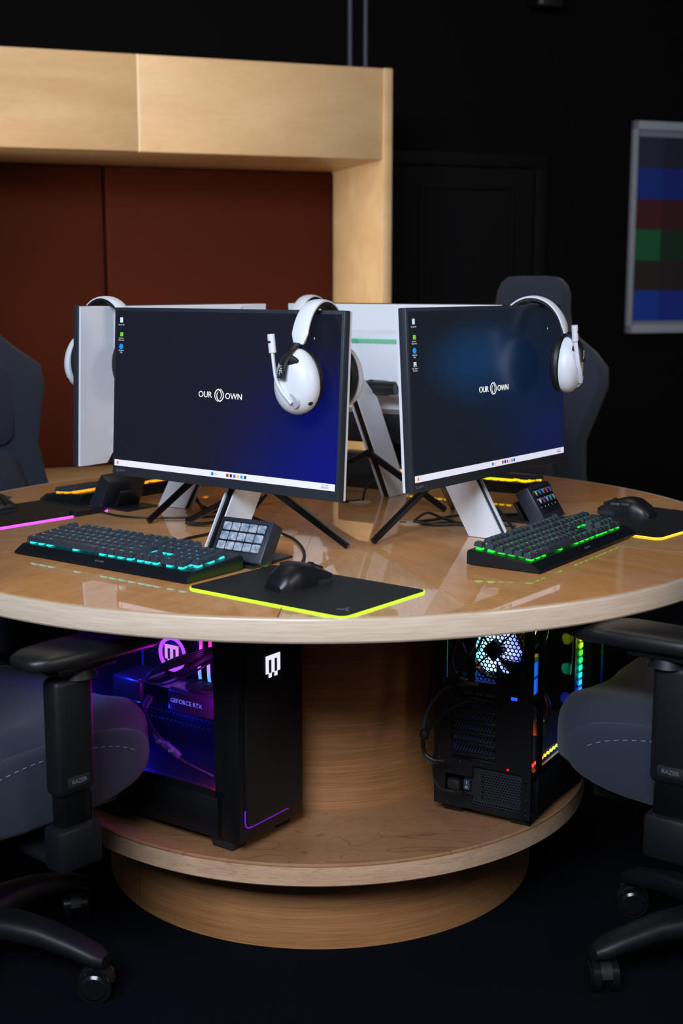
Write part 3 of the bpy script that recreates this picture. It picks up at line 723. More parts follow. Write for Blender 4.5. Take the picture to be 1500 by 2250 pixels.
# ------------------------------------------------------------------ cables on the table
def cable(pts, r, label, m=M_CBL):
    o = MB().tube([(x, y, z) for x, y, z in pts], r, 8, 8).done('cable', m); o['label'] = label; o['category'] = 'cable'; return o
z0 = ZT+.0032
cable([(-.135, 2.66, z0), (-.10, 2.59, z0), (-.078, 2.50, z0), (-.070, 2.42, z0), (-.072, 2.345, z0)], .0028, 'thin black cable from the front grommet to the lime mat controller')
cable([(-.15, 2.60, ZT+.09), (-.19, 2.62, ZT+.045), (-.26, 2.63, ZT+.008), (-.31, 2.58, z0), (-.335, 2.50, z0), (-.345, 2.45, ZT+.012)], .003, 'black cable running down to the back of the teal keyboard')
cable([(-.16, 2.62, ZT+.08), (-.22, 2.68, ZT+.03), (-.29, 2.72, ZT+.008), (-.33, 2.735, ZT+.008)], .004, 'thick black cable draped left of the left front stand')
cable([(-.545, 2.895, ZT+.006), (-.48, 2.84, z0), (-.38, 2.82, z0), (-.27, 2.84, z0), (-.2, 2.87, z0)], .0022, 'thin black cable from the violet mat controller across the table')
cable([(-.38, 3.02, ZT+.06), (-.33, 2.98, ZT+.01), (-.29, 2.93, z0), (-.23, 2.90, z0), (-.18, 2.80, z0), (-.13, 2.70, z0)], .003, 'looping black cable behind the left front monitor, upper strand')
cable([(-.35, 3.02, ZT+.04), (-.32, 2.96, z0), (-.30, 2.90, z0+.002), (-.23, 2.87, z0), (-.17, 2.75, z0)], .003, 'looping black cable behind the left front monitor, lower strand')
cable([(.235, 2.68, ZT+.10), (.265, 2.69, ZT+.085), (.32, 2.67, ZT+.05), (.355, 2.63, ZT+.012), (.375, 2.57, ZT+.02)], .0032, 'black cable from the right front stand to the green keyboard')
cable([(.155, 2.772, z0), (.20, 2.80, z0), (.26, 2.84, ZT+.006), (.33, 2.86, z0), (.385, 2.83, ZT+.01)], .003, 'black cable from the right grommet to the coloured button pad')
cable([(.155, 2.768, z0), (.19, 2.75, z0), (.24, 2.765, z0), (.30, 2.74, z0), (.37, 2.73, z0)], .003, 'black cable lying in front of the right grommet bundle')
cable([(.157, 2.765, z0+.001), (.20, 2.735, z0), (.25, 2.74, z0), (.29, 2.70, z0)], .0036, 'braided cable with white flecks at the right grommet', mat('braided_sleeve', (60, 62, 66), .6, bump=1, bscale=600, var=.9))
cable([(.157, 2.775, z0+.003), (.185, 2.79, ZT+.02), (.215, 2.76, ZT+.014), (.26, 2.735, z0)], .003, 'black cable arching over the right grommet bundle')
cable([(.05, 3.06, z0), (.06, 3.09, ZT+.03), (.09, 3.12, ZT+.05), (.115, 3.12, ZT+.075)], .0032, 'black cable rising from the rear grommet to the rear right stand')
cable([(.045, 3.06, z0), (-.0, 3.05, z0), (.01, 3.10, ZT+.02), (.00, 3.2, ZT+.05)], .0028, 'black cable looping left of the rear grommet')
# power bricks between the rear screens
for i, (x, y, lab) in enumerate(((.06, 3.30, 'black power box on the table behind the rear right stand'), )):
    pb = thing('power_box', lab, 'power supply', (x, y, ZT), R(-33))
    MB().box((0, 0, .045), (.13, .06, .088), bev=.006).done('housing', M_BLK, pb)
    MB().box((0, -.0305, .05), (.08, .002, .03)).done('front_recess', M_RUB, pb)

# ------------------------------------------------------------------ computer towers
def hexmesh(mb, x0, x1, z0, z1, pitch, y, bar=.0011, keep=None):
    rw = pitch*math.sqrt(3)/2; rad = pitch/math.sqrt(3); j = 0; z = z0+rad
    while z < z1:
        x = x0+(pitch/2 if j % 2 else 0)+pitch/2
        while x < x1:
            if keep is None or keep(x, z):
                ro = [(x+rad*1.0*math.sin(R(60*k)), z+rad*1.0*math.cos(R(60*k))) for k in range(6)]
                ri = [(x+(rad-bar)*math.sin(R(60*k)), z+(rad-bar)*math.cos(R(60*k))) for k in range(6)]
                vo = [mb.bm.verts.new(mb.M @ Vector((a, y, b))) for a, b in ro]; vi = [mb.bm.verts.new(mb.M @ Vector((a, y, b))) for a, b in ri]
                vb = [mb.bm.verts.new(mb.M @ Vector((a, y+.001, b))) for a, b in ri]
                for k in range(6):
                    l = (k+1) % 6
                    mb.bm.faces.new((vo[k], vo[l], vi[l], vi[k])); mb.bm.faces.new((vi[k], vi[l], vb[l], vb[k]))
            x += pitch
        z += rw; j += 1
def glass_mat():
    m = bpy.data.materials.new('smoked_glass'); m.use_nodes = True; nt = m.node_tree; N = nt.nodes.new; L = nt.links.new
    nt.nodes.remove(nt.nodes['Principled BSDF']); out = nt.nodes['Material Output']
    tr = N('ShaderNodeBsdfTransparent'); tr.inputs[0].default_value = (.82, .84, .88, 1)
    gl = N('ShaderNodeBsdfGlossy'); gl.inputs['Roughness'].default_value = .02
    lw = N('ShaderNodeLayerWeight'); lw.inputs[0].default_value = .5; pw = N('ShaderNodeMath'); pw.operation = 'POWER'; pw.inputs[1].default_value = 5; L(lw.outputs['Facing'], pw.inputs[0])
    fr = N('ShaderNodeMath'); fr.operation = 'MULTIPLY_ADD'; fr.inputs[1].default_value = .9; fr.inputs[2].default_value = .03; L(pw.outputs[0], fr.inputs[0]); mx = N('ShaderNodeMixShader')
    L(fr.outputs[0], mx.inputs[0]); L(tr.outputs[0], mx.inputs[1]); L(gl.outputs[0], mx.inputs[2]); L(mx.outputs[0], out.inputs[0]); return m
GLS = glass_mat()
G_PINK = glow('led_pink', (255, 30, 170), 1.6); G_VIO = glow('led_violet', (190, 80, 255), 1.5); G_BLU = glow('led_blue', (30, 90, 255), 1.6); G_WB = glow('led_white_blue', (215, 210, 255), 1.3)
def mlogo(mb, px, M):
    rows = ['#####', '#.#.#', '#.#.#', '#.#.#', '.#.#.']
    for r_, row in enumerate(rows):
        for c_, ch_ in enumerate(row):
            if ch_ == '#':
                old = mb.M; mb.M = old @ M; mb.box(((c_-2)*px, 0, (2-r_)*px), (px*1.001, .0008, px*1.001)); mb.M = old
def pointlamp(parent, loc, col, e, r=.01):
    l = bpy.data.lights.new('tower_led_lamp', 'POINT'); l.energy = e; l.color = lin(col); l.shadow_soft_size = r
    o = bpy.data.objects.new('tower_led_lamp', l); COL.objects.link(o); o.parent = parent; o.location = loc

def tower_shell(t, Wd, Dp, Hh, glass_side):
    """origin: front centre on the shelf, body to +y; glass_side -1/+1"""
    zb = .022
    MB().box((0, Dp/2+.02, zb+.040), (Wd, Dp-.04, .08), bev=.002).done('lower_chamber', M_CASE, t)
    MB().box((0, Dp/2, Hh-.008), (Wd, Dp-.002, .016), bev=.003).done('top_panel', M_CASE, t)
    MB().box((-glass_side*(Wd/2-.0015), Dp/2, (zb+Hh)/2), (.003, Dp-.02, Hh-zb-.004)).done('solid_side_panel', M_CASE, t)
    for sx in (-1, 1):
        for y in (.05, Dp-.05):
            MB().box((sx*(Wd/2-.03), y, .011), (.04, .05, .022), bev=.002, taper=(1.15, 1.15)).done('foot', M_RUB, t)
    g = MB(); x = glass_side*(Wd/2-.002)
    g.box((x, Dp/2+.0, (zb+.10+Hh-.012)/2), (.003, Dp-.05, Hh-.012-zb-.10)); g.done('glass_side_panel', GLS, t)
    f_ = MB(); za, zb2 = zb+.080, Hh-.014
    f_.box((x, .046, (za+zb2)/2), (.0045, .022, zb2-za)); f_.box((x, Dp-.012, (za+zb2)/2), (.0045, .02, zb2-za)); f_.box((x, Dp/2, za+.007), (.0045, Dp-.03, .014)); f_.box((x, Dp/2, zb2-.004), (.0045, Dp-.03, .010))
    f_.done('glass_border', M_CASE, t)
    MB().box((-glass_side*(Wd/2-.016), Dp/2, (za+zb2)/2), (.004, Dp-.05, zb2-za)).done('motherboard_tray', M_CASE, t)

def tower_front(t_loc, rz):
    Wd, Dp, Hh = .195, .43, .478
    t = thing('computer_tower', 'black computer tower showing its front with a white glowing pixel emblem and glass side', 'computer tower', (t_loc[0], t_loc[1], ZS), rz)
    tower_shell(t, Wd, Dp, Hh, -1)
    MB().box((0, .028, .022+(Hh-.026)/2), (Wd, .056, Hh-.026), bev=.004).done('front_frame', M_CASE, t)
    fp = MB().prism(rrect(Wd-.03, Hh-.075, .012), 0, .006, Matrix.Translation((.004, -.0, Hh/2+.014)) @ FX).done('front_door', mat('front_door_satin', (15, 15, 17), .5), t)
    mb = MB(); mlogo(mb, .0085, Matrix.Translation((-.002, -.0066, .345))); mb.done('emblem', G_WB, t)
    # glowing line round the lower left corner of the door
    ln = MB(); ln.tube([(-.0835, -.003, .085), (-.0835, -.003, .064), (-.081, -.003, .054), (-.074, -.003, .0495), (-.06, -.003, .0485), (.045, -.003, .0485)], .0016, 6, 4)
    ln.done('accent_light', glow('accent_violet', (120, 30, 200), .5), t)
    MB().box((Wd/2-.0, Dp/2, Hh/2), (.002, Dp-.05, Hh-.08)).done('side_trim', M_CASE, t)
    Mi = t
    # interior: board plane faces -x at x=+.076
    MB().box((.072, .26, .32), (.004, .24, .26)).done('motherboard', mat('pcb_dark', (20, 22, 30), .4), t)
    MB().box((0, Dp-.004, .29), (Wd-.008, .006, .33)).done('rear_wall', M_CASE, t)
    fl = MB().box((0, .235, .1035), (Wd-.02, .38, .003)); fl.done('chamber_lid', mat('lid_satin', (26, 26, 40), .35), t)
    c_ = MB(); c_.lathe([(.0, .018), (.036, .018), (.038, .014), (.038, 0)], 40)
    cl = c_.done('cooler_block', M_BLKS, t, loc=(.069, .295, .305), rot=(0, -PI/2, 0))
    rg = MB(); rg.lathe([(.0285, .0185), (.0365, .0185), (.0372, .0205), (.0290, .0208), (.0285, .0185)], 40); rg.done('cooler_light_ring', G_VIO, cl)
    mb = MB(); mlogo(mb, .0075, Matrix.Rotation(-PI/2, 4, 'Z') @ Matrix.Identity(4)); eo = mb.done('cooler_emblem', glow('cooler_emblem_glow', (225, 150, 255), 1.4), t, loc=(.0475, .295, .305))
    for k in range(2):
        y = .208-.024*k; st_ = MB()
        pts = [(.385, 0), (.365, .004), (.355, -.003), (.325, -.002), (.31, .003), (.28, .002), (.252, -.003)]
        P2 = [(y+dy, z) for z, dy in pts]
        st_.loft([[(.035, a-.0035, z), (.035, a+.0035, z), (.037, a+.0035, z), (.037, a-.0035, z)] for a, z in P2])
        MB().box((.052, y, .32), (.03, .006, .14)).done('memory_stick', M_BLKS, t)
        o = st_.done('memory_light_bar', None, t)
        m = MATS.get('memory_gradient')
        if m is None:
            m = bpy.data.materials.new('memory_gradient'); MATS['memory_gradient'] = m; m.use_nodes = True; nt = m.node_tree; b = nt.nodes['Principled BSDF']
            tc = nt.nodes.new('ShaderNodeTexCoord'); sp_ = nt.nodes.new('ShaderNodeSeparateXYZ'); mr = nt.nodes.new('ShaderNodeMapRange'); cr = nt.nodes.new('ShaderNodeValToRGB')
            mr.inputs['From Min'].default_value = .252; mr.inputs['From Max'].default_value = .37
            e = cr.color_ramp.elements; e[0].color = (*lin((20, 170, 255)), 1); e[0].position = .25; e[1].color = (*lin((255, 20, 170)), 1); e[1].position = .85
            x_ = e.new(.5); x_.color = (*lin((205, 120, 255)), 1)
            nt.links.new(tc.outputs['Object'], sp_.inputs[0]); nt.links.new(sp_.outputs['Z'], mr.inputs['Value']); nt.links.new(mr.outputs[0], cr.inputs[0]); nt.links.new(cr.outputs[0], b.inputs['Emission Color']); b.inputs['Emission Strength'].default_value = 1.6
        o.data.materials.append(m)
    # graphics card
    gp = MB(); gp.box((.01, .170, .243), (.085, .135, .050), bev=.010, seg=3); gp.box((.01, .348, .243), (.085, .08, .050), bev=.008, seg=3); gp.box((.016, .27, .243), (.07, .11, .034))
    gc = gp.done('graphics_card', mat('gpu_metal', (96, 104, 118), .32, .8), t)
    MB().lathe([(.004, .001), (.038, .001), (.04, 0), (.042, .003), (.042, 0)], 32).done('card_fan', M_RUB, gc, loc=(.012, .17, .2685))
    fs = MB()
    for k in range(22): fs.box((-.0212, .240+.003*k, .243), (.002, .0012, .032))
    fs.done('card_fins', M_CHR, gc)
    lettering('GEFORCE RTX', .0125, glow('gpu_lettering_glow', (110, 120, 245), .9), gc, (-.0328, .185, .243), name='card_lettering').rotation_euler = (PI/2, 0, -PI/2)
    # cables: twin leads from card down to lid, sleeved loops in front of the memory
    for k in range(4):
        MB().tube([(-.02, .285+.004*k, .236), (-.045, .285, .205+.004*k), (-.055, .255-.004*k, .175), (-.052, .20-.003*k, .138), (-.03, .12, .108)], .0028, 8, 6).done('power_lead', mat('lead_violet', (46, 34, 70), .35), t)
    for k in range(2):
        MB().box((-.054, .235-.032*k, .163-.012*k), (.009, .042, .011), rot=(R(28), 0, 0), bev=.0015).done('lead_connector', mat('connector_violet', (110, 90, 150), .35), t)
        lettering('PCIE', .008, mat('pcie_ink', (215, 210, 235), .5), t, (-.0592, .235-.032*k, .163-.012*k), name='connector_lettering').rotation_euler = (PI/2, R(-28), -PI/2)
    for k in range(5):
        d = .004*k
        MB().tube([(.055, .155, .345-d), (.0, .17, .345-d), (-.03, .22, .325-d), (-.04, .268, .295-d*.5), (-.04, .28, .275), (-.03, .25, .275+d*.4), (-.02, .19, .305+d*.5), (.02, .15, .33+d), (.055, .15, .34)], .0021, 7, 6).done('sleeved_cable', mat('sleeve_navy', (26, 26, 46), .4), t)
    MB().tube([(-.02, .285, .262), (-.03, .23, .275), (-.01, .16, .315), (.05, .148, .34)], .0022, 7, 6).done('sleeved_cable', mat('sleeve_navy', (26, 26, 46), .4), t)
    vb = MB()
    for r_ in range(4):
        for k in range(22): vb.box((.0695, .19+.011*k-.004*r_, .205-.017*r_), (.001, .0065, .0022), rot=(R(-25), 0, 0))
    vb.done('tray_slots', mat('slot_blue_grey', (80, 84, 110), .4), t)
    MB().box((.066, .115, .19), (.012, .10, .05), bev=.002).done('drive_bracket', mat('bracket_teal', (60, 74, 90), .4), t)
    bl = MB().box((.085, .40, .3), (.002, .03, .2)); bl.done('rear_light_panel', glow('rear_blue', (10, 20, 210), .55), t)
    MB().box((-.083, .0635, .121), (.006, .006, .004)).done('corner_led', glow('corner_red', (255, 60, 20), 4), t)
    pointlamp(t, (-.02, .34, .17), (30, 40, 255), .9); pointlamp(t, (-.075, .075, .27), (240, 20, 255), .9); pointlamp(t, (-.05, .085, .13), (255, 40, 90), .12)
    pointlamp(t, (.0, .30, .42), (120, 30, 255), .5); pointlamp(t, (-.07, .37, .30), (30, 50, 255), .6)
    # led strips that those lamps stand for
    MB().box((.0, .36, .458), (.10, .08, .003)).done('top_light_strip', G_VIO, t)
    return t
a_ = R(54.5); fl_ = Vector((-.188, 2.2775)); Wx = .195
tower_front(locl(fl_, a_, Wx/2, 0), a_)

def tower_rear(t_loc, rz):
    """rear face at local -y"""
    Wd, Dp, Hh = .205, .43, .478
    t = thing('computer_tower', 'black computer tower showing its rear with a hexagon fan grille and rainbow lights', 'computer tower', (t_loc[0], t_loc[1], ZS), rz)
    tower_shell(t, Wd, Dp, Hh, 1)
    # rear frame around openings
    f_ = MB()
    zb = .022
    def bx(x0, x1, z0, z1, y0=0, y1=.004): f_.box(((x0+x1)/2, (y0+y1)/2, (z0+z1)/2), (x1-x0, y1-y0, z1-z0))
    xl, xr = -Wd/2, Wd/2
    bx(xl, -.078, zb, Hh-.01); bx(.083, xr, zb, Hh-.01); bx(-.078, .083, zb, .034); bx(-.078, .083, .112, .122)
    bx(-.078, .083, .256, .284); bx(-.024, -.018, .284, Hh-.01); bx(.028, .083, .122, .256); bx(-.078, -.066, .122, .256); bx(-.078, .083, Hh-.03, Hh-.01)
    bx(-.078, -.02, .088, .112); bx(-.078, -.02, .034, .050); bx(-.0, .0035, .05, .1)
    f_.done('rear_frame', M_CASE, t)
    g = MB(); hexmesh(g, -.018, .083, .286, Hh-.03, .0084, .0015, .0012); g.done('fan_grille', M_CASE, t, kind='stuff')
    # fan behind the grille
    fc = Vector((.020, 0, .352)); fan = MB().lathe([(.056, 0), (.060, 0), (.060, .022), (.056, .022), (.056, 0)], 40).done('rear_fan', M_BLKS, t, loc=(fc.x, .028, fc.z), rot=(PI/2, 0, 0))
    MB().cyl((0, 0, .004), (0, 0, .030), .022, n=4).done('fan_hub', M_RUB, fan)
    m = bpy.data.materials.new('fan_blade_glow'); m.use_nodes = True; nt = m.node_tree; b = nt.nodes['Principled BSDF']
    tc = nt.nodes.new('ShaderNodeTexCoord'); sx_ = nt.nodes.new('ShaderNodeSeparateXYZ'); mr = nt.nodes.new('ShaderNodeMapRange'); mr.inputs['From Min'].default_value = -.055; mr.inputs['From Max'].default_value = .055
    cr = nt.nodes.new('ShaderNodeValToRGB'); e = cr.color_ramp.elements; e[0].color = (*lin((60, 200, 190)), 1); e[1].color = (*lin((110, 120, 255)), 1); x_ = e.new(.45); x_.color = (*lin((190, 215, 255)), 1)
    nt.links.new(tc.outputs['Object'], sx_.inputs[0]); nt.links.new(sx_.outputs['X'], mr.inputs['Value']); nt.links.new(mr.outputs[0], cr.inputs[0]); nt.links.new(cr.outputs[0], b.inputs['Emission Color']); b.inputs['Emission Strength'].default_value = 1.5
    for k in range(7):
        a = 2*PI*k/7; bl = MB(); rings = []
        for q in range(6):
            rr_ = .016+.038*q/5; aa = a+.35*q/5; w_ = .50-.01*q/5
            rings.append([(rr_*math.cos(aa-w_), rr_*math.sin(aa-w_), .006), (rr_*math.cos(aa+w_), rr_*math.sin(aa+w_), .017), (rr_*math.cos(aa+w_), rr_*math.sin(aa+w_), .018), (rr_*math.cos(aa-w_), rr_*math.sin(aa-w_), .007)])
        bl.loft(rings); bl.done('fan_blade', m, fan)
    st_ = MB()
    for a in (45, 135, 225, 315): st_.box((.038*math.cos(R(a)), .038*math.sin(R(a)), .026), (.044, .0035, .002), rot=(0, 0, R(a)))
    st_.done('fan_strut', M_RUB, fan)
    # io plate
    io = MB().box((-.048, .004, .366), (.052, .002, .16)).done('connector_plate', mat('io_plate', (74, 72, 78), .4, .6), t)
    for k, (x, z, c) in enumerate(((-.064, .296, (150, 110, 110)), (-.053, .296, (150, 200, 60)), (-.041, .296, (60, 140, 200)))):
        MB().lathe([(.0018, .0), (.0018, .003), (.0042, .003), (.0042, 0)], 16).done('audio_jack', mat('jack%d' % k, c, .4), io, loc=(x, .002, z), rot=(PI/2, 0, 0))
    for x, z, w_, h_, c in ((-.055, .34, .012, .006, (120, 30, 24)), (-.038, .34, .012, .006, (40, 40, 46)), (-.055, .375, .014, .007, (30, 90, 130)), (-.038, .40, .012, .016, (40, 44, 52)), (-.058, .415, .010, .02, (30, 90, 110)), (-.042, .318, .014, .006, (46, 46, 50))):
        MB().box((x, .001, z), (w_, .006, h_)).done('port', mat('port_%d' % c[0], c, .4), io)
    lw = MB()
    for k in range(6):
        z = .246-.0225*k
        MB().box((-.019, .001, z), (.094, .005, .0075), bev=.001).done('slot_cover', M_CASE, t)
        if k:
            for q in range(13): lw.box((-.058+.0063*q, .003, z+.0115), (.0016, .002, .013), rot=(0, R(25), 0))
    lw.done('slot_fins', mat('slot_fin_blue', (50, 70, 120), .35, .5), t, kind='stuff')
    MB().box((-.019, .02, .185), (.09, .002, .13)).done('slot_backing', M_RUB, t)
    for k in range(3): MB().box((-.03+.0235*k, .0005, .262), (.019, .004, .0075), bev=.001).done('display_port', mat('dp_metal', (86, 86, 92), .3, .8), t)
    MB().box((.065, -.0005, .262), (.012, .002, .006)).done('rear_led', glow('rear_led_blue', (40, 90, 255), 1.2), t)
    MB().box((.055, -.0005, .118), (.004, .002, .004)).done('rear_led', glow('rear_led_red', (230, 20, 20), 1.5), t)
    # psu
    MB().box((.02, .012, .074), (.12, .004, .072)).done('power_supply_face', M_RUB, t)
    g = MB(); hexmesh(g, -.005, .083, .048, .108, .006, .001, .0009); g.done('supply_grille', mat('grille_grey', (40, 44, 54), .4), t, kind='stuff')
    g = MB(); hexmesh(g, -.075, .083, .03, .048, .006, .0012, .0009); g.done('lower_grille', mat('grille_grey', (40, 44, 54), .4), t, kind='stuff')
    MB().box((-.030, -.001, .072), (.013, .006, .020), bev=.001).done('rocker_switch', mat('switch_blue_grey', (52, 62, 78), .35), t)
    lettering('I', .008, M_LOGOW, t, (-.030, -.0043, .077), name='switch_mark'); lettering('O', .007, M_LOGOW, t, (-.030, -.0043, .067), name='switch_mark')
    MB().box((-.056, -.004, .070), (.026, .014, .02), bev=.003).done('power_plug', M_RUB, t)
    for x, z in ((.093, .1), (.093, .06), (.093, .04), (-.09, .3), (-.09, .12), (-.045, .118), (.0, .118), (-.07, .03), (.0925, .03)):
        MB().cyl((x, .0, z), (x, -.003, z), .0022, n=10).done('case_screw', M_CHR, t)
    # interior behind glass (right side, +x)
    MB().box((-.06, .25, .29), (.004, .34, .33)).done('motherboard', mat('pcb_dark', (20, 22, 30), .4), t)
    MB().box((.0, .235, .1035), (Wd-.02, .38, .003)).done('chamber_lid', mat('lid_satin', (26, 26, 40), .35), t)
    MB().box((.05, .05, .305), (.06, .075, .055), bev=.003).done('graphics_card', mat('gpu_metal', (96, 104, 118), .32, .8), t)
    lb = MB().box((.0815, .078, .288), (.002, .055, .062)).done('card_label', glow('card_label_blue', (30, 110, 250), .8), t)
    lettering('GEFORCE RTX', .008, M_RUB, lb, (.083, .078, .290), name='card_lettering').rotation_euler = (PI/2, 0, PI/2)
    for k in range(5):
        MB().tube([(.06, .03, .272-.003*k), (.075, .09, .262-.003*k), (.082, .125+.002*k, .23), (.08, .14+.002*k, .19), (.06, .145, .15)], .002, 7, 6).done('sleeved_cable', mat('sleeve_multi', (60, 56, 66), .3), t)
    MB().box((.06, .147, .16), (.02, .024, .03), bev=.002).done('cable_connector', mat('connector_lime', (110, 130, 40), .4), t)
    for k, rr_ in enumerate((.062, .055, .045)):
        MB().lathe([(rr_-.0008, 0), (rr_+.0008, 0), (rr_+.0008, .002), (rr_-.0008, .002)], 40).done('cooler_ring', mat('ring_chrome', (140, 150, 170), .2, 1), t, loc=(.045-.01*k, .165, .37), rot=(0, PI/2, 0))
    # rainbow strip: upright at the front end, and a floor strip
    def hue(z):
        st = [(.13, (110, 40, 255)), (.17, (50, 60, 255)), (.20, (30, 120, 255)), (.225, (20, 205, 215)), (.25, (20, 220, 110)), (.275, (60, 220, 30)), (.30, (190, 230, 20)), (.33, (240, 215, 20)), (.37, (255, 180, 20)), (.5, (255, 120, 20))]
        for (a, ca), (b, cb_) in zip(st, st[1:]):
            if z <= b: return tuple(ca[i]+(cb_[i]-ca[i])*max(0, (z-a)/(b-a)) for i in range(3))
        return st[-1][1]
    for k in range(20):
        z = .452-.0163*k; c = hue(z)
        MB().box((.078, .335, z), (.002, .015, .0095), bev=.0005).done('rainbow_led', glow('rainbow%d' % k, c, 6), t)
        MB().box((.0765, .335, z-.0081), (.001, .017, .0066)).done('strip_tape', glow('tape%d' % k, c, .5), t)
        if k % 4 == 1: pointlamp(t, (.060, .315, z), c, .26, .012)
    MB().box((.074, .36, .30), (.004, .09, .35)).done('strip_channel', mat('channel_dark', (90, 90, 90), .35), t)
    MB().tube([(.076, .285, .455), (.076, .285, .42), (.076, .275, .41), (.076, .287, .395), (.076, .283, .34), (.076, .29, .32), (.076, .283, .25), (.076, .277, .24)], .0012, 6, 2).done('acrylic_edge', mat('acrylic_edge', (190, 200, 190), .15), t)
    ol = [(255, 30, 20), (255, 60, 20), (255, 90, 20), (255, 120, 25), (255, 150, 30), (255, 175, 40), (255, 200, 50), (240, 215, 60), (200, 220, 70)]
    for k, c in enumerate(ol): MB().box((.092, .034+.0165*k, .1225), (.004, .007, .004)).done('floor_led', glow('floor_led%d' % k, c, 6), t)
    pointlamp(t, (.05, .11, .135), (255, 80, 20), .05); pointlamp(t, (.03, .10, .40), (30, 90, 255), .10); pointlamp(t, (.02, .05, .35), (120, 150, 255), .12)
    return t
b_ = R(-30); tower_rear(locl((.185, 2.490), b_, .1025, 0), b_)
# leads behind the rear facing tower
def lead(pts, r, label, m=M_CBL):
    o = MB().tube(pts, r, 8, 8).done('cable', m); o['label'] = label; o['category'] = 'cable'
lead([(.175, 2.45, .72), (.19, 2.436, .60), (.18, 2.442, .548), (.172, 2.446, .49), (.164, 2.445, .44), (.161, 2.445, .40)], .0026, 'long thin black lead hanging beside the drum column')
lead([(.262, 2.415, .515), (.231, 2.412, .518), (.197, 2.425, .505), (.177, 2.436, .479), (.163, 2.443, .444), (.159, 2.445, .406), (.161, 2.445, .378), (.169, 2.440, .357), (.19, 2.437, .352)], .0045, 'braided black and white lead bulging out beside the rear facing tower', mat('braided_sleeve', (60, 62, 66), .6))
lead([(.245, 2.405, .49), (.215, 2.42, .47), (.185, 2.43, .44), (.165, 2.435, .415), (.158, 2.437, .39), (.163, 2.437, .37), (.178, 2.43, .36), (.2, 2.43, .358)], .0042, 'black lead looped and knotted beside the drum column')
lead([(.183, 2.434, .382), (.179, 2.438, .335), (.190, 2.431, .304), (.214, 2.418, .30), (.235, 2.42, .298)], .003, 'black power lead curving into the tower power plug')
lead([(.235, 2.41, .70), (.222, 2.412, .62), (.21, 2.42, .57), (.218, 2.418, .535), (.24, 2.425, .52)], .004, 'teal tinted lead plugged into the tower connector plate', mat('lead_teal', (24, 50, 60), .4))
lead([(.275, 2.385, .70), (.254, 2.392, .614), (.234, 2.402, .566), (.218, 2.412, .518), (.198, 2.424, .46)], .0035, 'black lead crossing the connector plate diagonally')

lead([(.205, 2.425, .72), (.200, 2.428, .64), (.192, 2.436, .57), (.196, 2.430, .52), (.215, 2.42, .50)], .003, 'black lead dropping from the table underside to the top left of the rear facing tower')
lead([(.228, 2.408, .60), (.240, 2.398, .575), (.256, 2.395, .59), (.268, 2.40, .62)], .0025, 'short black lead looping over the audio jacks')
MB().ell((.1615, 2.440, .408), (.010, .010, .012)).done('cable_knot', M_RUB, None).update_tag()
kn = bpy.data.objects['cable_knot']; kn['label'] = 'black wrapped knot of leads beside the drum column'; kn['category'] = 'cable tie'

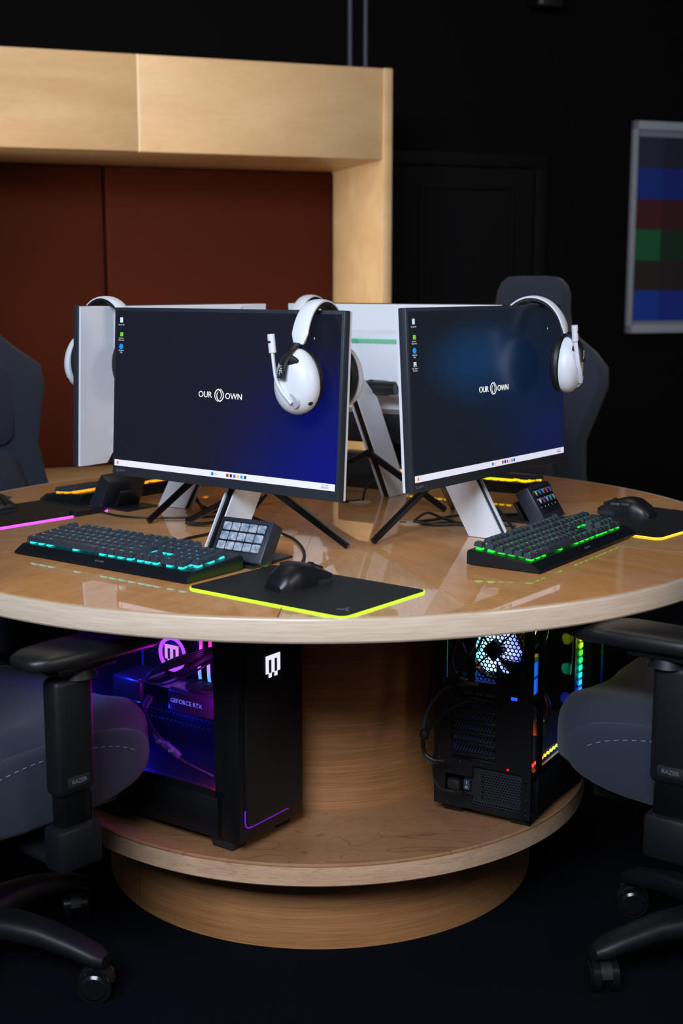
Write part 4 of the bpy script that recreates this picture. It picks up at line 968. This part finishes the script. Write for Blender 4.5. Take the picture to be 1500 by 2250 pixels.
# ------------------------------------------------------------------ chairs
def sup(w_, d_, p=.5, n=36):
    out = []
    for i in range(n):
        a = 2*PI*i/n; c, s_ = math.cos(a), math.sin(a)
        out.append((w_*math.copysign(abs(c)**p, c), d_*math.copysign(abs(s_)**p, s_)))
    return out
def chair():
    """faces -y, origin on the floor under the gas column"""
    t = thing('gaming_chair', '', 'chair', group='charcoal fabric gaming chairs around the table')
    # seat: rings along y (front -y), deep rounded sides
    b = MB(); rings = []
    for y, w_, h, zc in ((-.308, .06, .02, .43), (-.303, .15, .05, .432), (-.28, .205, .07, .436), (-.235, .238, .08, .44), (-.15, .255, .084, .442), (-.05, .262, .084, .442), (.08, .26, .083, .442), (.18, .25, .08, .442), (.22, .23, .07, .442)):
        ring = []
        for x, z in sup(w_, h, .55, 40):
            dip = -.022*max(0, 1-(x/(w_*.72))**2) if z > 0 else 0
            ring.append((x, y, zc+z+dip))
        rings.append(ring)
    b.loft(rings); seat = b.done('seat', M_FAB, t, sharp=60)
    # side bolster panels with stitched seam
    for s_ in (-1, 1):
        sb = MB(); poly = []
        for x, z in sup(.222, .070, .75, 32): poly.append((x, z))
        rr_ = []
        for k, e in ((0, .96), (.008, 1.0), (.017, .95), (.020, .85)):
            rr_.append([(s_*(.256+k), -.01+x*e, .437+z*e) for x, z in poly])
        sb.loft(rr_); sb.done('side_bolster', M_FAB, t, sharp=60)
        sm = MB(); n = 44
        pts = [(-.195+.36*i/n, .437+.062*math.sqrt(max(0, 1-((-.195+.36*i/n+.015)/.20)**2))) for i in range(n+1)]
        for i in range(0, n, 2):
            (y0_, z0_), (y1_, z1_) = pts[i], pts[i+1]
            sm.tube([(s_*.2765, y0_+.01, z0_-.012), (s_*.2765, y1_+.01, z1_-.012)], .0007, 4, 1)
        sm.done('seam_stitching', mat('stitch_grey', (130, 134, 145), .8), t)
    MB().box((0, .0, .345), (.40, .42, .03), bev=.008).done('seat_pan', M_CPL, t)
    # backrest shell
    P = Matrix.Translation((0, .215, .47)) @ Matrix.Rotation(R(-10), 4, 'X')
    prof = [(0, .19, .05), (.05, .215, .055), (.16, .225, .055), (.27, .205, .052), (.36, .198, .05), (.44, .225, .052), (.52, .25, .055), (.575, .245, .055), (.62, .205, .052), (.66, .15, .05), (.69, .122, .05), (.74, .112, .05), (.79, .108, .05), (.815, .098, .045), (.832, .08, .035), (.836, .04, .02)]
    b = MB(); rings = []
    for z, w_, d_ in prof:
        ring = []
        for x, y in sup(w_, d_, .6, 40):
            k = (abs(x)/w_)**3
            bo = .045*k if (z < .62 and y < 0) else (.012*k if y < 0 else 0)
            ring.append((x, y-bo, z))
        rings.append(ring)
    b.loft(rings); lp, rp_ = P.to_translation(), P.to_euler()
    b.done('backrest', M_FAB, t, sharp=60, loc=lp, rot=rp_)
    b = MB(); rings = []
    for z, w_, d_ in ((.02, .12, .02), (.04, .145, .03), (.12, .155, .038), (.24, .14, .036), (.31, .12, .03), (.34, .09, .02)):
        rings.append([(x, -.045+y, z) for x, y in sup(w_, d_, .6, 28)])
    b.loft(rings); b.done('lumbar_cushion', mat('quilted_dark_fabric', (46, 46, 56), .95, bump=1, bscale=60, var=.3), t, sharp=60, loc=lp, rot=rp_)
    b = MB(); rings = []
    for z, w_, d_ in ((.36, .1, .02), (.38, .125, .026), (.46, .135, .03), (.56, .13, .03), (.62, .11, .026), (.64, .08, .018)):
        rings.append([(x, -.043+y, z) for x, y in sup(w_, d_, .6, 28)])
    b.loft(rings); b.done('upper_back_panel', M_FAB, t, sharp=60, loc=lp, rot=rp_)
    # arms
    for s_ in (-1, 1):
        A = .335*s_
        pd = MB(); rings = []
        for y, w_, h in ((-.155, .022, .006), (-.148, .036, .012), (-.12, .048, .016), (-.05, .052, .0175), (.05, .052, .0175), (.10, .047, .016), (.125, .034, .012), (.132, .02, .006)):
            rings.append([(A+x-s_*(.012 if y < -.1 else 0), y-.04, .682+z-(.006 if y < -.1 else 0)) for x, z in sup(w_, h, .62, 28)])
        pd.loft(rings); pad = pd.done('armrest_pad', M_ARM, t, sharp=60)
        MB().box((A, -.02, .660), (.06, .12, .014), bev=.004).cyl((A, -.02, .655), (A, -.02, .640), .028, .034, 24).done('armrest_swivel', M_CPL, t)
        MB().box((A, -.0, .655), (.012, .02, .01), bev=.002).done('height_lever', M_CHR, t)
        MB().box((A, -.0, .545), (.042, .078, .20), bev=.012, seg=3).done('armrest_sleeve', M_CPL, t)
        sl = MB().box((A, .0, .43), (.032, .06, .12), bev=.006).done('armrest_post', M_BLKS, t)
        MB().box((A, -.028, .40), (.034, .003, .09), bev=.001).done('post_trim', M_CHR, t)
        MB().box((A, -.0, .355), (.05, .086, .075), bev=.008).box((s_*.24, 0, .325), (.20, .06, .016), bev=.004).done('armrest_bracket', M_CPL, t)
        bd = MB().box((A+s_*.0215, -.0, .47), (.002, .045, .018), bev=.0006).done('armrest_badge', M_RUB, t)
        tm = lettering('RAZER', .010, M_LOGO, bd, (A+s_*.0228, 0, .47), name='badge_lettering'); tm.rotation_euler = (PI/2, 0, s_*PI/2)
    MB().tube([(.18, -.02, .335), (.25, -.03, .335), (.31, -.05, .33)], .007, 10, 4).done('tilt_lever', M_CPL, t)
    # column, star base, casters
    MB().cyl((0, 0, .10), (0, 0, .22), .028, n=24).cyl((0, 0, .22), (0, 0, .335), .018, n=20).done('gas_column', M_BLKS, t)
    MB().lathe([(.001, .135), (.045, .13), (.055, .11), (.05, .075), (.001, .07)], 32).done('base_hub', M_CPL, t)
    for k in range(5):
        a = R(72*k); ca, sa = math.cos(a), math.sin(a)
        arm = MB(); rings = []
        for r_, w_, z, h in ((.03, .038, .106, .026), (.10, .034, .114, .023), (.17, .030, .108, .020), (.235, .027, .092, .018), (.275, .025, .080, .016), (.292, .016, .074, .011)):
            rings.append([(r_*ca-x*sa, r_*sa+x*ca, z+zz) for x, zz in sup(w_, h, .7, 16)])
        arm.loft(rings); arm.done('base_arm', M_CPL, t, sharp=50)
        ct = MB(); cx, cy = .272*ca, .272*sa
        ct.cyl((cx, cy, .055), (cx, cy, .078), .008, n=12)
        old = ct.M; ct.M = Matrix.Translation((cx, cy, .030)) @ Matrix.Rotation(a+R(40+33*k), 4, 'Z')
        ct.cyl((-.006, 0, 0), (.006, 0, 0), .020, n=20)
        # hood
        rr_ = []
        for xx in (-.010, .010): rr_.append([(xx, .033*math.cos(R(10+16*q)), .033*math.sin(R(10+16*q))) for q in range(11)]+[(xx, .027*math.cos(R(170-16*q)), .027*math.sin(R(170-16*q))) for q in range(11)])
        ct.loft(rr_); cs = ct.done('caster', M_CPL, t)
        for sx in (-1, 1):
            wh = MB(); wh.M = Matrix.Translation((cx, cy, .030)) @ Matrix.Rotation(a+R(40+33*k), 4, 'Z')
            wh.cyl((sx*.010, 0, 0), (sx*.024, 0, 0), .030, n=28).cyl((sx*.024, 0, 0), (sx*.0275, 0, 0), .025, .020, 24)
            wh.done('caster_wheel', mat('caster_black', (16, 17, 20), .22), cs)
    return t
ch0 = chair()
def facing(fx, fy): return math.atan2(fx, -fy)
CH = [((-.70, 2.27), (.65, .76), 0, 'charcoal gaming chair cut off at the left front, only armrest and seat side showing'),
      ((.74, 2.28), (-.8, .6), .03, 'charcoal gaming chair at the right front with seat nose tucked under the table'),
      ((-.81, 3.42), (.79, -.61), 0, 'charcoal gaming chair at the rear left, backrest shoulder against the red panels'),
      ((.40, 3.66), (-.50, -.86), 0, 'charcoal gaming chair at the rear right, headrest rising above the monitor')]
for i, (p, f, dz, lab) in enumerate(CH):
    c_ = ch0 if i == 0 else copy_tree(ch0)
    c_.location = (p[0], p[1], 0); c_.rotation_euler = (0, 0, facing(*f)); c_['label'] = lab
    for ch_ in c_.children:
        if ch_.name.split('.')[0] in ('base_arm', 'caster'): ch_.rotation_euler.z = (R(58.5), R(33), 0, 0)[i]
        elif dz and ch_.name.split('.')[0] not in ('gas_column', 'base_hub'): ch_.location.z += dz
